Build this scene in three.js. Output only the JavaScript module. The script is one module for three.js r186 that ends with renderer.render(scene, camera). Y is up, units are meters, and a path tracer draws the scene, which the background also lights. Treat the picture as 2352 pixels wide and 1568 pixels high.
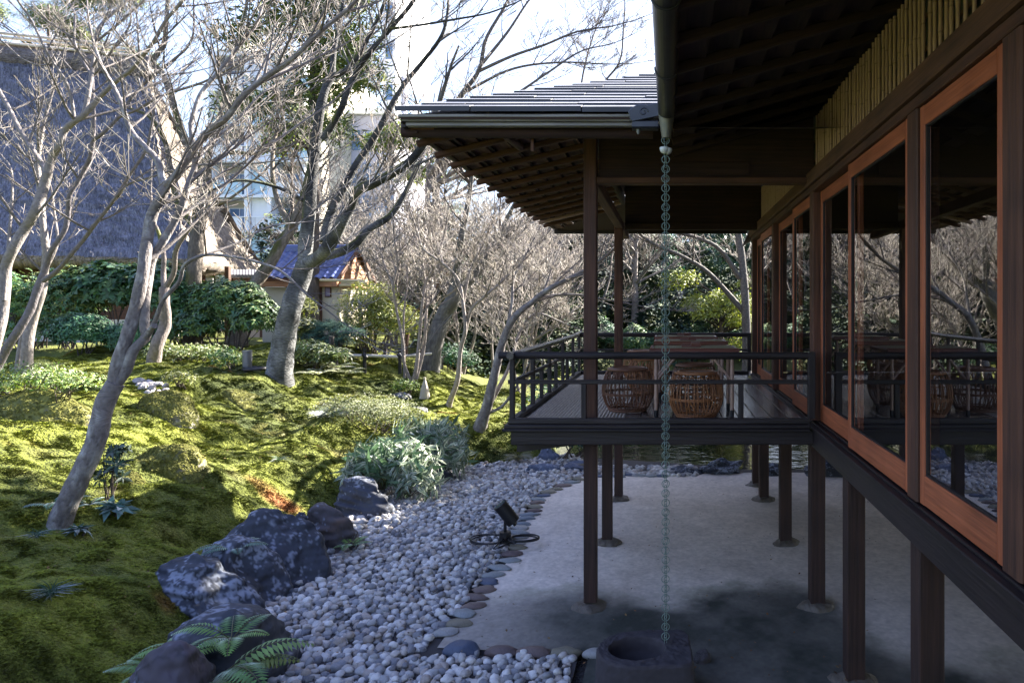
import * as THREE from 'three';
import { ImprovedNoise } from 'three/addons/math/ImprovedNoise.js';
import { mergeVertices } from 'three/addons/utils/BufferGeometryUtils.js';

// ------------------------------------------------------------------ camera, sky, sun, exposure
const scene = new THREE.Scene();
const EYE = 2.7, FOC = 1600, VX = 1536, VY = 706;
const camera = new THREE.PerspectiveCamera(2 * Math.atan(862 / FOC) * 180 / Math.PI, 3072 / 1724, 0.05, 400);
camera.setViewOffset(3072, 1724, 0, 156, 2352, 1568);
camera.position.set(0, EYE, 0);
camera.lookAt(0, EYE, -10);

const AZ = 47 * Math.PI / 180, EL = 33 * Math.PI / 180;
const SUN = new THREE.Vector3(Math.cos(AZ) * Math.cos(EL), Math.sin(EL), -Math.sin(AZ) * Math.cos(EL));
{
  const W = 256, H = 128, data = new Float32Array(W * H * 4);
  for (let r = 0; r < H; r++) for (let c = 0; c < W; c++) {
    const up = ((r + .5) / H - .5) * Math.PI, ph = ((c + .5) / W - .5) * 2 * Math.PI;
    const y = Math.sin(up), x = Math.cos(ph) * Math.cos(up), z = Math.sin(ph) * Math.cos(up);
    const cs = Math.max(0, x * SUN.x + y * SUN.y + z * SUN.z), k = Math.pow(Math.max(0, y), .8);
    const g = .5 * Math.pow(cs, 3) + .5 * Math.pow(cs, 14);
    const hor = [.165, .21, .275], zen = [.034, .058, .165], gl = [.3, .28, .24], o = (r * W + c) * 4;
    for (let i = 0; i < 3; i++) data[o + i] = y < 0 ? [.1, .1, .1][i] : hor[i] + (zen[i] - hor[i]) * k + gl[i] * g;
    data[o + 3] = 1;
  }
  const t = new THREE.DataTexture(data, W, H, THREE.RGBAFormat, THREE.FloatType);
  t.mapping = THREE.EquirectangularReflectionMapping; t.magFilter = THREE.LinearFilter; t.needsUpdate = true;
  scene.background = t; scene.environment = t;
}
const sun = new THREE.DirectionalLight(new THREE.Color(1, .93, .83), 5);
sun.position.copy(SUN).multiplyScalar(60).add(new THREE.Vector3(-4, 0, -12)); sun.target.position.set(-4, 0, -12);
sun.castShadow = true; sun.shadow.mapSize.set(4096, 4096);
Object.assign(sun.shadow.camera, { left: -40, right: 40, top: 40, bottom: -40, near: 1, far: 160 });
scene.add(sun, sun.target);
const renderer = new THREE.WebGLRenderer({ antialias: true });
renderer.toneMapping = THREE.LinearToneMapping;
renderer.toneMappingExposure = 8.6;
renderer.shadowMap.enabled = true;
renderer.setSize(1024, 682);

// ------------------------------------------------------------------ helpers
let SEED = 7;
function rngOf(a) { return () => { a = (a + 0x6d2b79f5) | 0; let t = Math.imul(a ^ (a >>> 15), 1 | a); t = (t + Math.imul(t ^ (t >>> 7), 61 | t)) ^ t; return ((t ^ (t >>> 14)) >>> 0) / 4294967296; }; }
let rnd = rngOf(11);
const R = (a, b) => a + (b - a) * rnd();
const lerp = (a, b, t) => a + (b - a) * t, cl = (x, a = 0, b = 1) => Math.min(b, Math.max(a, x));
const ss = (a, b, x) => { const t = cl((x - a) / (b - a)); return t * t * (3 - 2 * t); };
const V = (x, h, d) => new THREE.Vector3(x, h, -d);
const P = (px, py, d) => V((px - VX) * d / FOC, EYE + (VY - py) * d / FOC, d);
const UP = new THREE.Vector3(0, 1, 0);
const perlin = new ImprovedNoise();
const N3 = (x, y, z) => perlin.noise(x, y, z);
const fbm3 = (x, y, z, o = 4) => { let s = 0, a = .5; for (let i = 0; i < o; i++) { s += a * N3(x, y, z); x = x * 2.03 + 1.7; y = y * 2.03 + 9.2; z = z * 2.03 + 5.1; a *= .5; } return s; };
// periodic value noise for tiling textures
const HT = new Float32Array(65536); { const q = rngOf(99); for (let i = 0; i < 65536; i++) HT[i] = q(); }
function pn(x, y, px, py, s = 0) {
  const ix = Math.floor(x), iy = Math.floor(y), fx = x - ix, fy = y - iy, u = fx * fx * (3 - 2 * fx), v = fy * fy * (3 - 2 * fy);
  const h = (a, b) => HT[((((a % px) + px) % px) * 131 + (((b % py) + py) % py) * 7919 + s * 3571) & 65535];
  return lerp(lerp(h(ix, iy), h(ix + 1, iy), u), lerp(h(ix, iy + 1), h(ix + 1, iy + 1), u), v);
}
const pf = (u, v, fx, fy, o = 4, s = 0) => { let r = 0, a = .5, t = 0; for (let i = 0; i < o; i++) { r += a * pn(u * fx, v * fy, fx, fy, s + i); t += a; a *= .55; fx *= 2; fy *= 2; } return r / t; };
const enc = x => { x = cl(x); return Math.round(255 * (x <= .0031308 ? 12.92 * x : 1.055 * Math.pow(x, 1 / 2.4) - .055)); };
function tex(w, h, fn, linear, rx = 1, ry = 1) {
  const d = new Uint8Array(w * h * 4);
  for (let y = 0; y < h; y++) for (let x = 0; x < w; x++) {
    const c = fn((x + .5) / w, (y + .5) / h), o = (y * w + x) * 4;
    for (let i = 0; i < 3; i++) d[o + i] = linear ? Math.round(255 * cl(c[i] ?? c[0])) : enc(c[i]);
    d[o + 3] = 255;
  }
  const t = new THREE.DataTexture(d, w, h); t.wrapS = t.wrapT = THREE.RepeatWrapping; t.magFilter = THREE.LinearFilter; t.minFilter = THREE.LinearFilter;
  if (!linear) t.colorSpace = THREE.SRGBColorSpace;
  t.repeat.set(rx, ry); t.needsUpdate = true; return t;
}
const mix3 = (a, b, t) => [lerp(a[0], b[0], t), lerp(a[1], b[1], t), lerp(a[2], b[2], t)];
const mul3 = (a, k) => [a[0] * k, a[1] * k, a[2] * k];
const std = o => new THREE.MeshStandardMaterial({ roughness: .85, ...o });
const col = (r, g, b) => new THREE.Color().setRGB(r, g, b);

const names = {};
const numbered = n => { const k = names[n] = (names[n] ?? -1) + 1; return k ? n + '_' + String(k).padStart(3, '0') : n; };
function tag(o, label, category, group) { o.userData.label = label; if (category) o.userData.category = category; if (group) o.userData.group = group; return o; }
function thing(name, label, category, pos = new THREE.Vector3(), group) {
  const o = new THREE.Group(); o.name = numbered(name); o.position.copy(pos); scene.add(o);
  return tag(o, label, category, group);
}
function mesh(name, geo, mat, parent, label) {
  const m = new THREE.Mesh(geo, mat); m.name = name; m.castShadow = m.receiveShadow = true;
  if (label) m.userData.label = label;
  parent.add(m); return m;
}
function struct(name, geo, mat) { const m = mesh(numbered(name), geo, mat, scene); m.userData.kind = 'structure'; return m; }
function part(name, parent, label) { const g = new THREE.Group(); g.name = name; parent.add(g); if (label) g.userData.label = label; return g; }

// geometry collector
class G {
  constructor() { this.p = []; this.n = []; this.u = []; this.c = []; this.i = []; }
  get count() { return this.p.length / 3; }
  v(p, n, u, w, c) { this.p.push(p.x, p.y, p.z); this.n.push(n.x, n.y, n.z); this.u.push(u, w); if (c) this.c.push(c[0], c[1], c[2]); return this.p.length / 3 - 1; }
  tri(a, b, c) { this.i.push(a, b, c); }
  face(pts, uvs, c) {                                  // flat polygon, fan
    const n = new THREE.Vector3().subVectors(pts[1], pts[0]).cross(new THREE.Vector3().subVectors(pts[2], pts[0])).normalize();
    const k = pts.map((p, j) => this.v(p, n, uvs ? uvs[j][0] : 0, uvs ? uvs[j][1] : 0, c));
    for (let j = 2; j < k.length; j++) this.tri(k[0], k[j - 1], k[j]);
  }
  // timber: extruded chamfered rectangle, grain along v
  prism(a, b, w, h, ch = .005, up = UP, c) {
    const ax = new THREE.Vector3().subVectors(b, a), L = ax.length(); ax.normalize();
    let u0 = up.clone(); if (Math.abs(ax.dot(u0)) > .98) u0 = new THREE.Vector3(0, 0, -1);
    const r = new THREE.Vector3().crossVectors(ax, u0).normalize(), q = new THREE.Vector3().crossVectors(r, ax).normalize();
    const x = w / 2, y = h / 2; ch = Math.min(ch, x * .5, y * .5);
    const pr = ch > 0 ? [[-x + ch, -y], [x - ch, -y], [x, -y + ch], [x, y - ch], [x - ch, y], [-x + ch, y], [-x, y - ch], [-x, -y + ch]] : [[-x, -y], [x, -y], [x, y], [-x, y]];
    this.extrude(pr, a, ax, r, q, L, c); return this;
  }
  extrude(pr, a, ax, r, q, L, c) {
    const ou = rnd() * 3, ov = rnd() * 3, at = (k, t) => a.clone().addScaledVector(r, pr[k][0]).addScaledVector(q, pr[k][1]).addScaledVector(ax, t);
    let s = ou;
    for (let k = 0; k < pr.length; k++) {
      const m = (k + 1) % pr.length, e = Math.hypot(pr[m][0] - pr[k][0], pr[m][1] - pr[k][1]);
      this.face([at(m, 0), at(k, 0), at(k, L), at(m, L)], [[s + e, ov], [s, ov], [s, ov + L], [s + e, ov + L]], c); s += e;
    }
    const id = pr.map((_, k) => k);
    this.face(id.map(k => at(k, 0)), id.map(k => [pr[k][0] + ou, pr[k][1] + ov]), c);
    this.face(id.slice().reverse().map(k => at(k, L)), id.slice().reverse().map(k => [pr[k][0] + ou, pr[k][1] + ov]), c);
  }
  box(x0, x1, h0, h1, d0, d1, ch = .004, c) {          // axis aligned, grain along longest side
    const X = x1 - x0, H = h1 - h0, D = d1 - d0, mx = (x0 + x1) / 2, mh = (h0 + h1) / 2, md = (d0 + d1) / 2;
    if (X >= H && X >= D) this.prism(V(x0, mh, md), V(x1, mh, md), D, H, ch, UP, c);
    else if (H >= D) this.prism(V(mx, h0, md), V(mx, h1, md), X, D, ch, UP, c);
    else this.prism(V(mx, mh, d0), V(mx, mh, d1), X, H, ch, UP, c);
    return this;
  }
  tube(pts, rad, sides = 6, vs = 1, cf, cap) {
    const n = pts.length; let t = new THREE.Vector3().subVectors(pts[1], pts[0]).normalize();
    let r = new THREE.Vector3(1, 0, 0); if (Math.abs(t.x) > .9) r.set(0, 0, 1);
    r.addScaledVector(t, -r.dot(t)).normalize();
    let len = 0, base = this.count; const uo = rnd();
    for (let k = 0; k < n; k++) {
      if (k) len += pts[k].distanceTo(pts[k - 1]);
      t = new THREE.Vector3().subVectors(pts[Math.min(n - 1, k + 1)], pts[Math.max(0, k - 1)]).normalize();
      r.addScaledVector(t, -r.dot(t)).normalize(); const b = new THREE.Vector3().crossVectors(t, r);
      const R0 = typeof rad === 'function' ? rad(k / (n - 1)) : Array.isArray(rad) ? rad[k] : rad;
      for (let s = 0; s <= sides; s++) {
        const a = s / sides * Math.PI * 2, nn = new THREE.Vector3().addScaledVector(r, Math.cos(a)).addScaledVector(b, Math.sin(a));
        const p = pts[k].clone().addScaledVector(nn, R0);
        this.v(p, nn, s / sides * Math.max(1, Math.round(R0 * 6.28 * vs)) , (len + uo) * vs, cf ? cf(p, nn, k / (n - 1)) : null);
      }
    }
    const w = sides + 1;
    for (let k = 0; k < n - 1; k++) for (let s = 0; s < sides; s++) { const o = base + k * w + s; this.i.push(o, o + 1, o + w, o + 1, o + w + 1, o + w); }
    if (cap) for (const e of [0, n - 1]) {
      const nn = new THREE.Vector3().subVectors(pts[e], pts[e ? n - 2 : 1]).normalize(), o = base + e * w, cc = cf ? cf(pts[e], nn, e ? 1 : 0) : null;
      const m = this.v(pts[e], nn, .5, .5, cc), st = this.count;
      for (let s = 0; s <= sides; s++) { const q = (o + s) * 3; this.v(new THREE.Vector3(this.p[q], this.p[q + 1], this.p[q + 2]), nn, .5 + .1 * Math.cos(s), .5, cc); }
      for (let s = 0; s < sides; s++) e ? this.tri(m, st + s, st + s + 1) : this.tri(m, st + s + 1, st + s);
    }
    return this;
  }
  leaf(p, dir, nor, L, W, c, bend = .15, c2) {         // pointed leaf, 4 triangles, folded and drooping
    const s = new THREE.Vector3().crossVectors(dir, nor).normalize(), n = new THREE.Vector3().crossVectors(s, dir).normalize();
    const a = p, m = p.clone().addScaledVector(dir, L * .5).addScaledVector(n, -W * .12), e = p.clone().addScaledVector(dir, L).addScaledVector(n, -L * bend);
    const l = p.clone().addScaledVector(dir, L * .45).addScaledVector(s, -W / 2).addScaledVector(n, W * .08), r = p.clone().addScaledVector(dir, L * .45).addScaledVector(s, W / 2).addScaledVector(n, W * .08);
    const ed = c2 || c;
    const A = this.v(a, n, .5, 0, c), M = this.v(m, n, .5, .5, c), E = this.v(e, n, .5, 1, c), Lf = this.v(l, n.clone().addScaledVector(s, -.3).normalize(), 0, .5, ed), Rt = this.v(r, n.clone().addScaledVector(s, .3).normalize(), 1, .5, ed);
    this.i.push(A, M, Lf, A, Rt, M, Lf, M, E, M, Rt, E);
  }
  geo(origin) {
    const g = new THREE.BufferGeometry();
    if (origin) for (let k = 0; k < this.p.length; k += 3) { this.p[k] -= origin.x; this.p[k + 1] -= origin.y; this.p[k + 2] -= origin.z; }
    g.setAttribute('position', new THREE.Float32BufferAttribute(this.p, 3)); g.setAttribute('normal', new THREE.Float32BufferAttribute(this.n, 3));
    g.setAttribute('uv', new THREE.Float32BufferAttribute(this.u, 2)); if (this.c.length) g.setAttribute('color', new THREE.Float32BufferAttribute(this.c, 3));
    g.setIndex(this.i); return g;
  }
}
const spline = (pts, n) => new THREE.CatmullRomCurve3(pts, false, 'centripetal').getSpacedPoints(n);
const rv = () => { const z = R(-1, 1), a = R(0, 6.2832), q = Math.sqrt(1 - z * z); return new THREE.Vector3(q * Math.cos(a), z, q * Math.sin(a)); };

// ------------------------------------------------------------------ materials
const woodTex = (base, dark, lo = .55) => tex(512, 512, (u, v) => {
  const f = pf(u, v, 48, 2, 3, 1), g = pf(u, v, 160, 4, 2, 9), b = pf(u, v, 3, 3, 3, 4); let c = mix3(dark, base, cl(f * .9 + b * .5 - .2));
  return mul3(c, lo - .12 + .6 * g + .5 * b);
});
const woodBump = tex(256, 512, (u, v) => [pf(u, v, 60, 3, 3, 1)], true);
const wood = (base, dark, rough = .7, lo) => std({ map: woodTex(base, dark, lo), bumpMap: woodBump, bumpScale: .004, roughness: rough });
const M = {};
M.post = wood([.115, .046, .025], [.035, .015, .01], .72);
M.postLow = wood([.05, .022, .015], [.017, .009, .008], .75);  // darker copy of the post wood, painting in the shade below the deck
M.dark = wood([.022, .013, .013], [.008, .005, .005], .6);
M.deck = wood([.06, .05, .056], [.028, .023, .026], .26); M.deck.bumpScale = .0012;
M.frame = wood([.38, .112, .046], [.24, .066, .027], .55, .6);
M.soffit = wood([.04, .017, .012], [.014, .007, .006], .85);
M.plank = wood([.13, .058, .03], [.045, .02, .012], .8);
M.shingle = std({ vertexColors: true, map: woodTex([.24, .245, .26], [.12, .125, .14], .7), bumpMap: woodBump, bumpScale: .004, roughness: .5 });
M.fascia = wood([.30, .29, .285], [.16, .155, .15], .6);
M.bamboo = std({ map: tex(256, 512, (u, v) => { const b = pf(u, v, 30, 2, 3, 3), n = Math.min(Math.abs(((v * 3) % 1) - .5) * 40, 1); return mul3(mix3([.19, .11, .085], [.62, .42, .33], b), .55 + .45 * n); }), roughness: .5 });
M.bambooFloor = std({ map: tex(256, 512, (u, v) => { const b = pf(u, v, 30, 3, 3, 3), n = Math.min(Math.abs(((v * 4) % 1) - .5) * 30, 1); return mul3(mix3([.36, .3, .24], [.8, .71, .6], b), .4 + .6 * n); }), roughness: .6 });
M.rattan = std({ color: col(.30, .125, .05), roughness: .42 });
M.rattanDark = std({ color: col(.17, .075, .04), roughness: .45 });
M.caneTop = wood([.17, .05, .026], [.10, .03, .017], .45);
M.mat = std({ map: tex(128, 128, (u, v) => { const a = Math.abs(((u * 16) % 1) - .5) * 2, b = Math.abs(((v * 16) % 1) - .5) * 2; return mul3([.40, .36, .19], .35 + .35 * a + .35 * b); }), roughness: .8 });
M.black = std({ color: col(.012, .012, .014), roughness: .45, metalness: .2 });
M.gutter = std({ map: tex(256, 256, (u, v) => mix3([.028, .03, .036], [.06, .062, .066], pf(u, v, 6, 10, 4, 2))), roughness: .38, metalness: .6 });
M.copper = std({ map: tex(256, 256, (u, v) => mix3([.10, .12, .10], [.2, .18, .13], pf(u, v, 8, 6, 4, 5))), roughness: .5, metalness: .5 });
M.chain = std({ color: col(.20, .275, .235), roughness: .5, metalness: .4 });
M.china = std({ color: col(.6, .63, .6), roughness: .3 });
M.glass = new THREE.MeshPhysicalMaterial({ color: 0xffffff, transmission: 1, thickness: 0, roughness: 0.0, ior: 4.0, metalness: 0 });
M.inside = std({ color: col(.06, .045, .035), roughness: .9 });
M.plaster = std({ map: tex(256, 256, (u, v) => mul3([.62, .58, .54], .8 + .3 * pf(u, v, 5, 5, 5, 1))), roughness: .95 });
M.shoji = std({ color: col(.75, .76, .78), roughness: .9 });
M.stoneDark = std({ vertexColors: true, roughness: .62, bumpMap: tex(256, 256, (u, v) => [pf(u, v, 12, 12, 5, 6)], true, 2, 2), bumpScale: .02 });
M.stoneRaw = std({ vertexColors: true, roughness: .66 });
M.veg = new THREE.MeshPhysicalMaterial({ vertexColors: true, roughness: .85, transmission: .38, thickness: 0, side: THREE.DoubleSide });
M.gloss = new THREE.MeshPhysicalMaterial({ vertexColors: true, roughness: .55, transmission: .22, thickness: 0, side: THREE.DoubleSide });
M.needle = std({ vertexColors: true, roughness: .75, side: THREE.DoubleSide });
const bark = (a, b, fx, fy, bs = .012) => std({ vertexColors: true, map: tex(256, 256, (u, v) => mul3(mix3(a, b, pf(u, v, fx, fy, 4, 3)), .65 + .6 * pf(u, v, 5, 5, 4, 8))), bumpMap: tex(256, 256, (u, v) => [pf(u, v, fx, fy, 4, 3)], true), bumpScale: bs, roughness: .85 });
M.maple = bark([.11, .10, .098], [.26, .245, .235], 10, 6, .01);
M.cherry = bark([.022, .02, .018], [.23, .225, .215], 9, 20, .014);
M.darkBark = bark([.04, .035, .032], [.20, .175, .155], 14, 5, .02);
M.twig = std({ vertexColors: true, roughness: .85 });

// ------------------------------------------------------------------ ground
const FLAT = [[9, -8], [-3.5, -8], [-3.5, 4.2], [-3.95, 6], [-4.4, 8], [-4.45, 9.5], [-4.1, 10.8], [-3.3, 11.9], [-2.2, 12.5], [-2.1, 14], [-2.5, 17], [-3, 20], [-2.5, 24], [0, 27.5], [6, 28.5], [14, 27], [22, 24], [22, -8]];
function flatDist(x, d) {                              // signed distance, negative inside
  let m = 1e9, inn = false;
  for (let k = 0, j = FLAT.length - 1; k < FLAT.length; j = k++) {
    const [ax, ad] = FLAT[j], [bx, bd] = FLAT[k], ex = bx - ax, ed = bd - ad, t = cl(((x - ax) * ex + (d - ad) * ed) / (ex * ex + ed * ed));
    m = Math.min(m, Math.hypot(x - ax - ex * t, d - ad - ed * t));
    if ((ad > d) !== (bd > d) && x < ex * (d - ad) / (ed || 1e-9) + ax) inn = !inn;
  }
  return inn ? -m : m;
}
const shore = x => 11.75 + .25 * Math.sin(x * 1.3) + .15 * Math.sin(x * 3.1 + 1);   // pond edge in front of the pad
function H(x, d) {
  const s = flatDist(x, d);
  if (s <= 0) { const b = ss(0, .5, -s); return d < shore(x) ? -.05 : lerp(-.06, -.7, ss(0, .6, d - shore(x)) * b); }
  let h;
  const pr = [[0, .0], [.15, .14], [.95, .64], [1.85, .92], [3.3, 1.5], [5, 1.58], [9, 1.5], [60, 1.6]];
  for (let k = 1; k < pr.length; k++) if (s <= pr[k][0] || k === pr.length - 1) { h = lerp(pr[k - 1][1], pr[k][1], cl((s - pr[k - 1][0]) / (pr[k][0] - pr[k - 1][0]))); break; }
  h += ss(12, 16, d) * ss(-6.5, -9, x) * .26;
  h *= lerp(1, .74, ss(12.3, 14, d) * ss(-8, -5.5, x));
  h = lerp(h, h * .8, ss(24, 30, d) * ss(-6, 0, x));
  h += (ss(28, 62, d) * 5.5 + ss(24, 36, d) * .5) * ss(-30, -8, x - d * .12) ;
  const bu = ss(0, .6, s) * 1.15;
  h += bu * (.16 * N3(x * .8, 3.3, d * .8) + .10 * N3(x * 1.9, 7.1, d * 1.9) + .035 * N3(x * 5, 1.2, d * 5));
  return h;
}
function hit(px, py, lift = 0) {                       // where a line of sight meets the terrain
  const a = (px - VX) / FOC, b = (VY - py) / FOC; let p = 2;
  for (let d = 2; d < 90; d += .1) { if (EYE + b * d <= H(a * d, d) + lift) { let lo = p, hi = d; for (let k = 0; k < 12; k++) { const m = (lo + hi) / 2; if (EYE + b * m <= H(a * m, m) + lift) hi = m; else lo = m; } return V(a * hi, H(a * hi, hi), hi); } p = d; }
  return V(a * 60, H(a * 60, 60), 60);
}
// moss colours in patches
function mossCol(x, d, k) {
  const a = N3(x * .55 + 3, 2.2, d * .55), b = N3(x * 1.7, 8.1, d * 1.7), c = N3(x * 4.5, 4.4, d * 4.5);
  let q = mix3([.046, .064, .004], [.20, .222, .019], cl(.5 + .7 * a + .5 * b + .35 * c));
  q = mix3(q, [.14, .12, .03], cl(N3(x * 2.3 + 9, 1.1, d * 2.3) * 2 - .5) * .7);
  q = mix3(q, [.22, .05, .012], cl(N3(x * 1.1 + 40, 6.1, d * 1.1) * 5 - 2.7 + c * 1.2) * .8);   // russet patches
  return k ? mul3(q, k) : q;
}
{
  const lines = (lo, hi, a, b, st, gr) => { const r = []; for (let x = a; x <= b; x += st) r.push(x); let s = st; for (let x = a; x > lo;) { s *= gr; x -= s; r.unshift(x); } s = st; for (let x = r[r.length - 1]; x < hi;) { s *= gr; x += s; r.push(x); } return r; };
  const xs = lines(-70, 60, -9, -1.6, .075, 1.12), ds = lines(-14, 120, 3, 14, .075, 1.1), g = new G(), w = xs.length;
  for (const d of ds) for (const x of xs) {
    const h = H(x, d) , e = .04, n = new THREE.Vector3(H(x - e, d) - H(x + e, d), 2 * e, -(H(x, d - e) - H(x, d + e))).normalize();
    const wooded = ss(15, 24, d) * ss(-9, -5, x) , soil = ss(24, 30, d);
    let c = mossCol(x, d); c = mix3(c, [.05, .055, .015], wooded * .3 + soil * .3);
    if (flatDist(x, d) < 0) c = d < shore(x) ? [.07, .06, .055] : [.03, .035, .015];
    g.v(V(x, h, d), n, x, d, c);
  }
  for (let j = 0; j < ds.length - 1; j++) for (let k = 0; k < w - 1; k++) { const o = j * w + k; g.i.push(o, o + 1, o + w, o + 1, o + w + 1, o + w); }
  const mossTex = tex(512, 512, (u, v) => { const f = pf(u, v, 40, 40, 4, 2), e = pf(u, v, 7, 7, 3, 5); return mul3([1, 1, 1], .35 + .6 * f + .25 * e); });
  struct('terrain', g.geo(), std({ vertexColors: true, map: mossTex, bumpMap: tex(512, 512, (u, v) => [pf(u, v, 44, 44, 4, 2)], true), bumpScale: .05, roughness: .95 }));
}
let MOSS;
// moss cushions: tiny star tufts over the near slope
{
  const g = new G();
  for (let k = 0; k < 7; k++) { const a = k / 7 * 6.28 + R(-.3, .3), up = R(.35, 1.1); const d = new THREE.Vector3(Math.cos(a), up, Math.sin(a)).normalize(); g.leaf(new THREE.Vector3(), d, UP, R(.8, 1.2), .42, null, .25); }
  const geo = g.geo(), n = 430000, im = new THREE.InstancedMesh(geo, std({ color: 0xffffff, roughness: .95, side: THREE.DoubleSide }), n);
  rnd = rngOf(21); const m = new THREE.Matrix4(), q = new THREE.Quaternion(), s = new THREE.Vector3(), c = new THREE.Color(), e = new THREE.Euler(); let k = 0;
  while (k < n) {
    const d = 3.4 + 14 * Math.pow(rnd(), 1.35), x = R(-1.02, -.15) * d - R(0, .4); if (x > -2.3 || x < -13) continue;
    const f = flatDist(x, d); if (f < .02) continue;
    const h = H(x, d), z = R(.007, .016) * (1 + d * .055) * (.7 + .9 * ss(-.2, .4, N3(x * 6, 2, d * 6)));
    e.set(R(-.3, .3), R(0, 6.28), R(-.3, .3)); q.setFromEuler(e); s.set(z, z * R(.7, 1.2), z);
    m.compose(V(x, h - .006, d), q, s); im.setMatrixAt(k, m);
    const cc = mossCol(x, d, R(.75, 1.6)); im.setColorAt(k, c.setRGB(...cc)); k++;
  }
  MOSS = im; im.name = 'moss'; tag(im, 'short green moss covering the garden slope beside the pebbles', 'moss'); im.userData.kind = 'stuff'; im.castShadow = im.receiveShadow = true; scene.add(im);
}
// ------------------------------------------------------------------ the sand pad under the house
const PADX = d => -1.76 + .05 * Math.sin(d * 1.9) + .03 * Math.sin(d * 4.3) + ss(10, 11.2, d) * .35;
{
  const mottled = (x, d) => pf(x / 8, d / 8, 5, 5, 5, 3);
  const map = tex(1024, 1024, (u, v) => {            // u over x -2..6, v over d 2..12
    const x = -2 + u * 8, d = 2 + v * 10, sp = pf(u, v, 300, 380, 2, 7), sp2 = pf(u, v, 140, 170, 2, 12), f = mottled(x, d), f2 = pf(u, v, 24, 30, 4, 9);
    let c = mix3([.54, .475, .415], [.70, .63, .56], f2);
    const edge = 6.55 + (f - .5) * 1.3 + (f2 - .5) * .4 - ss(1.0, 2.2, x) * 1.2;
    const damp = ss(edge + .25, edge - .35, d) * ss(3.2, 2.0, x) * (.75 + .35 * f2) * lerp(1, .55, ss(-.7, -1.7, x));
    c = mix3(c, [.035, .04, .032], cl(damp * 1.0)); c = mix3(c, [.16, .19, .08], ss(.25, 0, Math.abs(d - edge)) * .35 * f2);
    c = mix3(c, [.20, .18, .16], ss(.58, .75, f) * .3);
    return mul3(c, .72 + .32 * sp + .28 * sp2);
  });
  map.wrapS = map.wrapT = THREE.ClampToEdgeWrapping;
  const g = new G(), nd = 80;
  for (let j = 0; j <= nd; j++) { const d = lerp(2, 11.35, j / nd), xl = d < 5.42 ? -.62 : PADX(d); for (const x of [xl, 9]) g.v(V(x, .012, d), UP, (x + 2) / 8, (d - 2) / 10); }
  for (let j = 0; j < nd; j++) { const o = j * 2; g.i.push(o, o + 1, o + 2, o + 1, o + 3, o + 2); }
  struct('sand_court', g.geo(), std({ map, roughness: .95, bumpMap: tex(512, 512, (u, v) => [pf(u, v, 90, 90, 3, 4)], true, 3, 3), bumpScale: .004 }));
}
// ------------------------------------------------------------------ pond
{
  const g = new G(), pts = []; for (let x = -6; x <= 24; x += .5) pts.push(x);
  for (const x of pts) { g.v(V(x, -.16, 11.2), UP, x, 11); g.v(V(x, -.16, 31), UP, x, 31); }
  for (let k = 0; k < pts.length - 1; k++) { const o = k * 2; g.i.push(o, o + 2, o + 1, o + 2, o + 3, o + 1); }
  struct('pond_water', g.geo(), new THREE.MeshPhysicalMaterial({ color: col(.004, .006, .002), roughness: .06, ior: 1.33, specularIntensity: 1, bumpMap: tex(512, 512, (u, v) => [pf(u, v, 6, 14, 4, 5)], true, .5, .5), bumpScale: .009 }));
}
// ------------------------------------------------------------------ pebbles
function lump(seed, sx, sy, sz, det = 1, rough = .22, cut = 0, cf) {
  let g = mergeVertices(new THREE.IcosahedronGeometry(1, det).deleteAttribute('normal').deleteAttribute('uv'));
  const p = g.attributes.position, v = new THREE.Vector3(), q = rngOf(seed * 77 + 5), planes = [];
  for (let k = 0; k < cut; k++) { const z = q() * 1.6 - .6, a = q() * 6.28, s = Math.sqrt(Math.max(0, 1 - Math.min(1, z * z))); planes.push([new THREE.Vector3(s * Math.cos(a), z, s * Math.sin(a)).normalize(), .62 + .3 * q()]); }
  for (let k = 0; k < p.count; k++) {
    v.fromBufferAttribute(p, k); const u = v.clone();
    for (const [n, m] of planes) { const t = v.dot(n); if (t > m) v.addScaledVector(n, (m - t) * .85); }
    v.addScaledVector(u, rough * (fbm3(u.x * 1.3 + seed * 3.1, u.y * 1.3, u.z * 1.3, det > 2 ? 5 : 2)));
    p.setXYZ(k, v.x * sx, v.y * sy, v.z * sz);
  }
  g.computeVertexNormals();
  const n = g.attributes.normal, uv = new Float32Array(p.count * 2), c = new Float32Array(p.count * 3);
  for (let k = 0; k < p.count; k++) {
    uv[2 * k] = p.getX(k) + p.getY(k) * .37; uv[2 * k + 1] = p.getZ(k) + p.getY(k) * .8;
    if (cf) { const w = cf(new THREE.Vector3().fromBufferAttribute(p, k), new THREE.Vector3().fromBufferAttribute(n, k)); c.set(w, 3 * k); }
  }
  g.setAttribute('uv', new THREE.BufferAttribute(uv, 2)); if (cf) g.setAttribute('color', new THREE.BufferAttribute(c, 3));
  return g;
}
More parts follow.
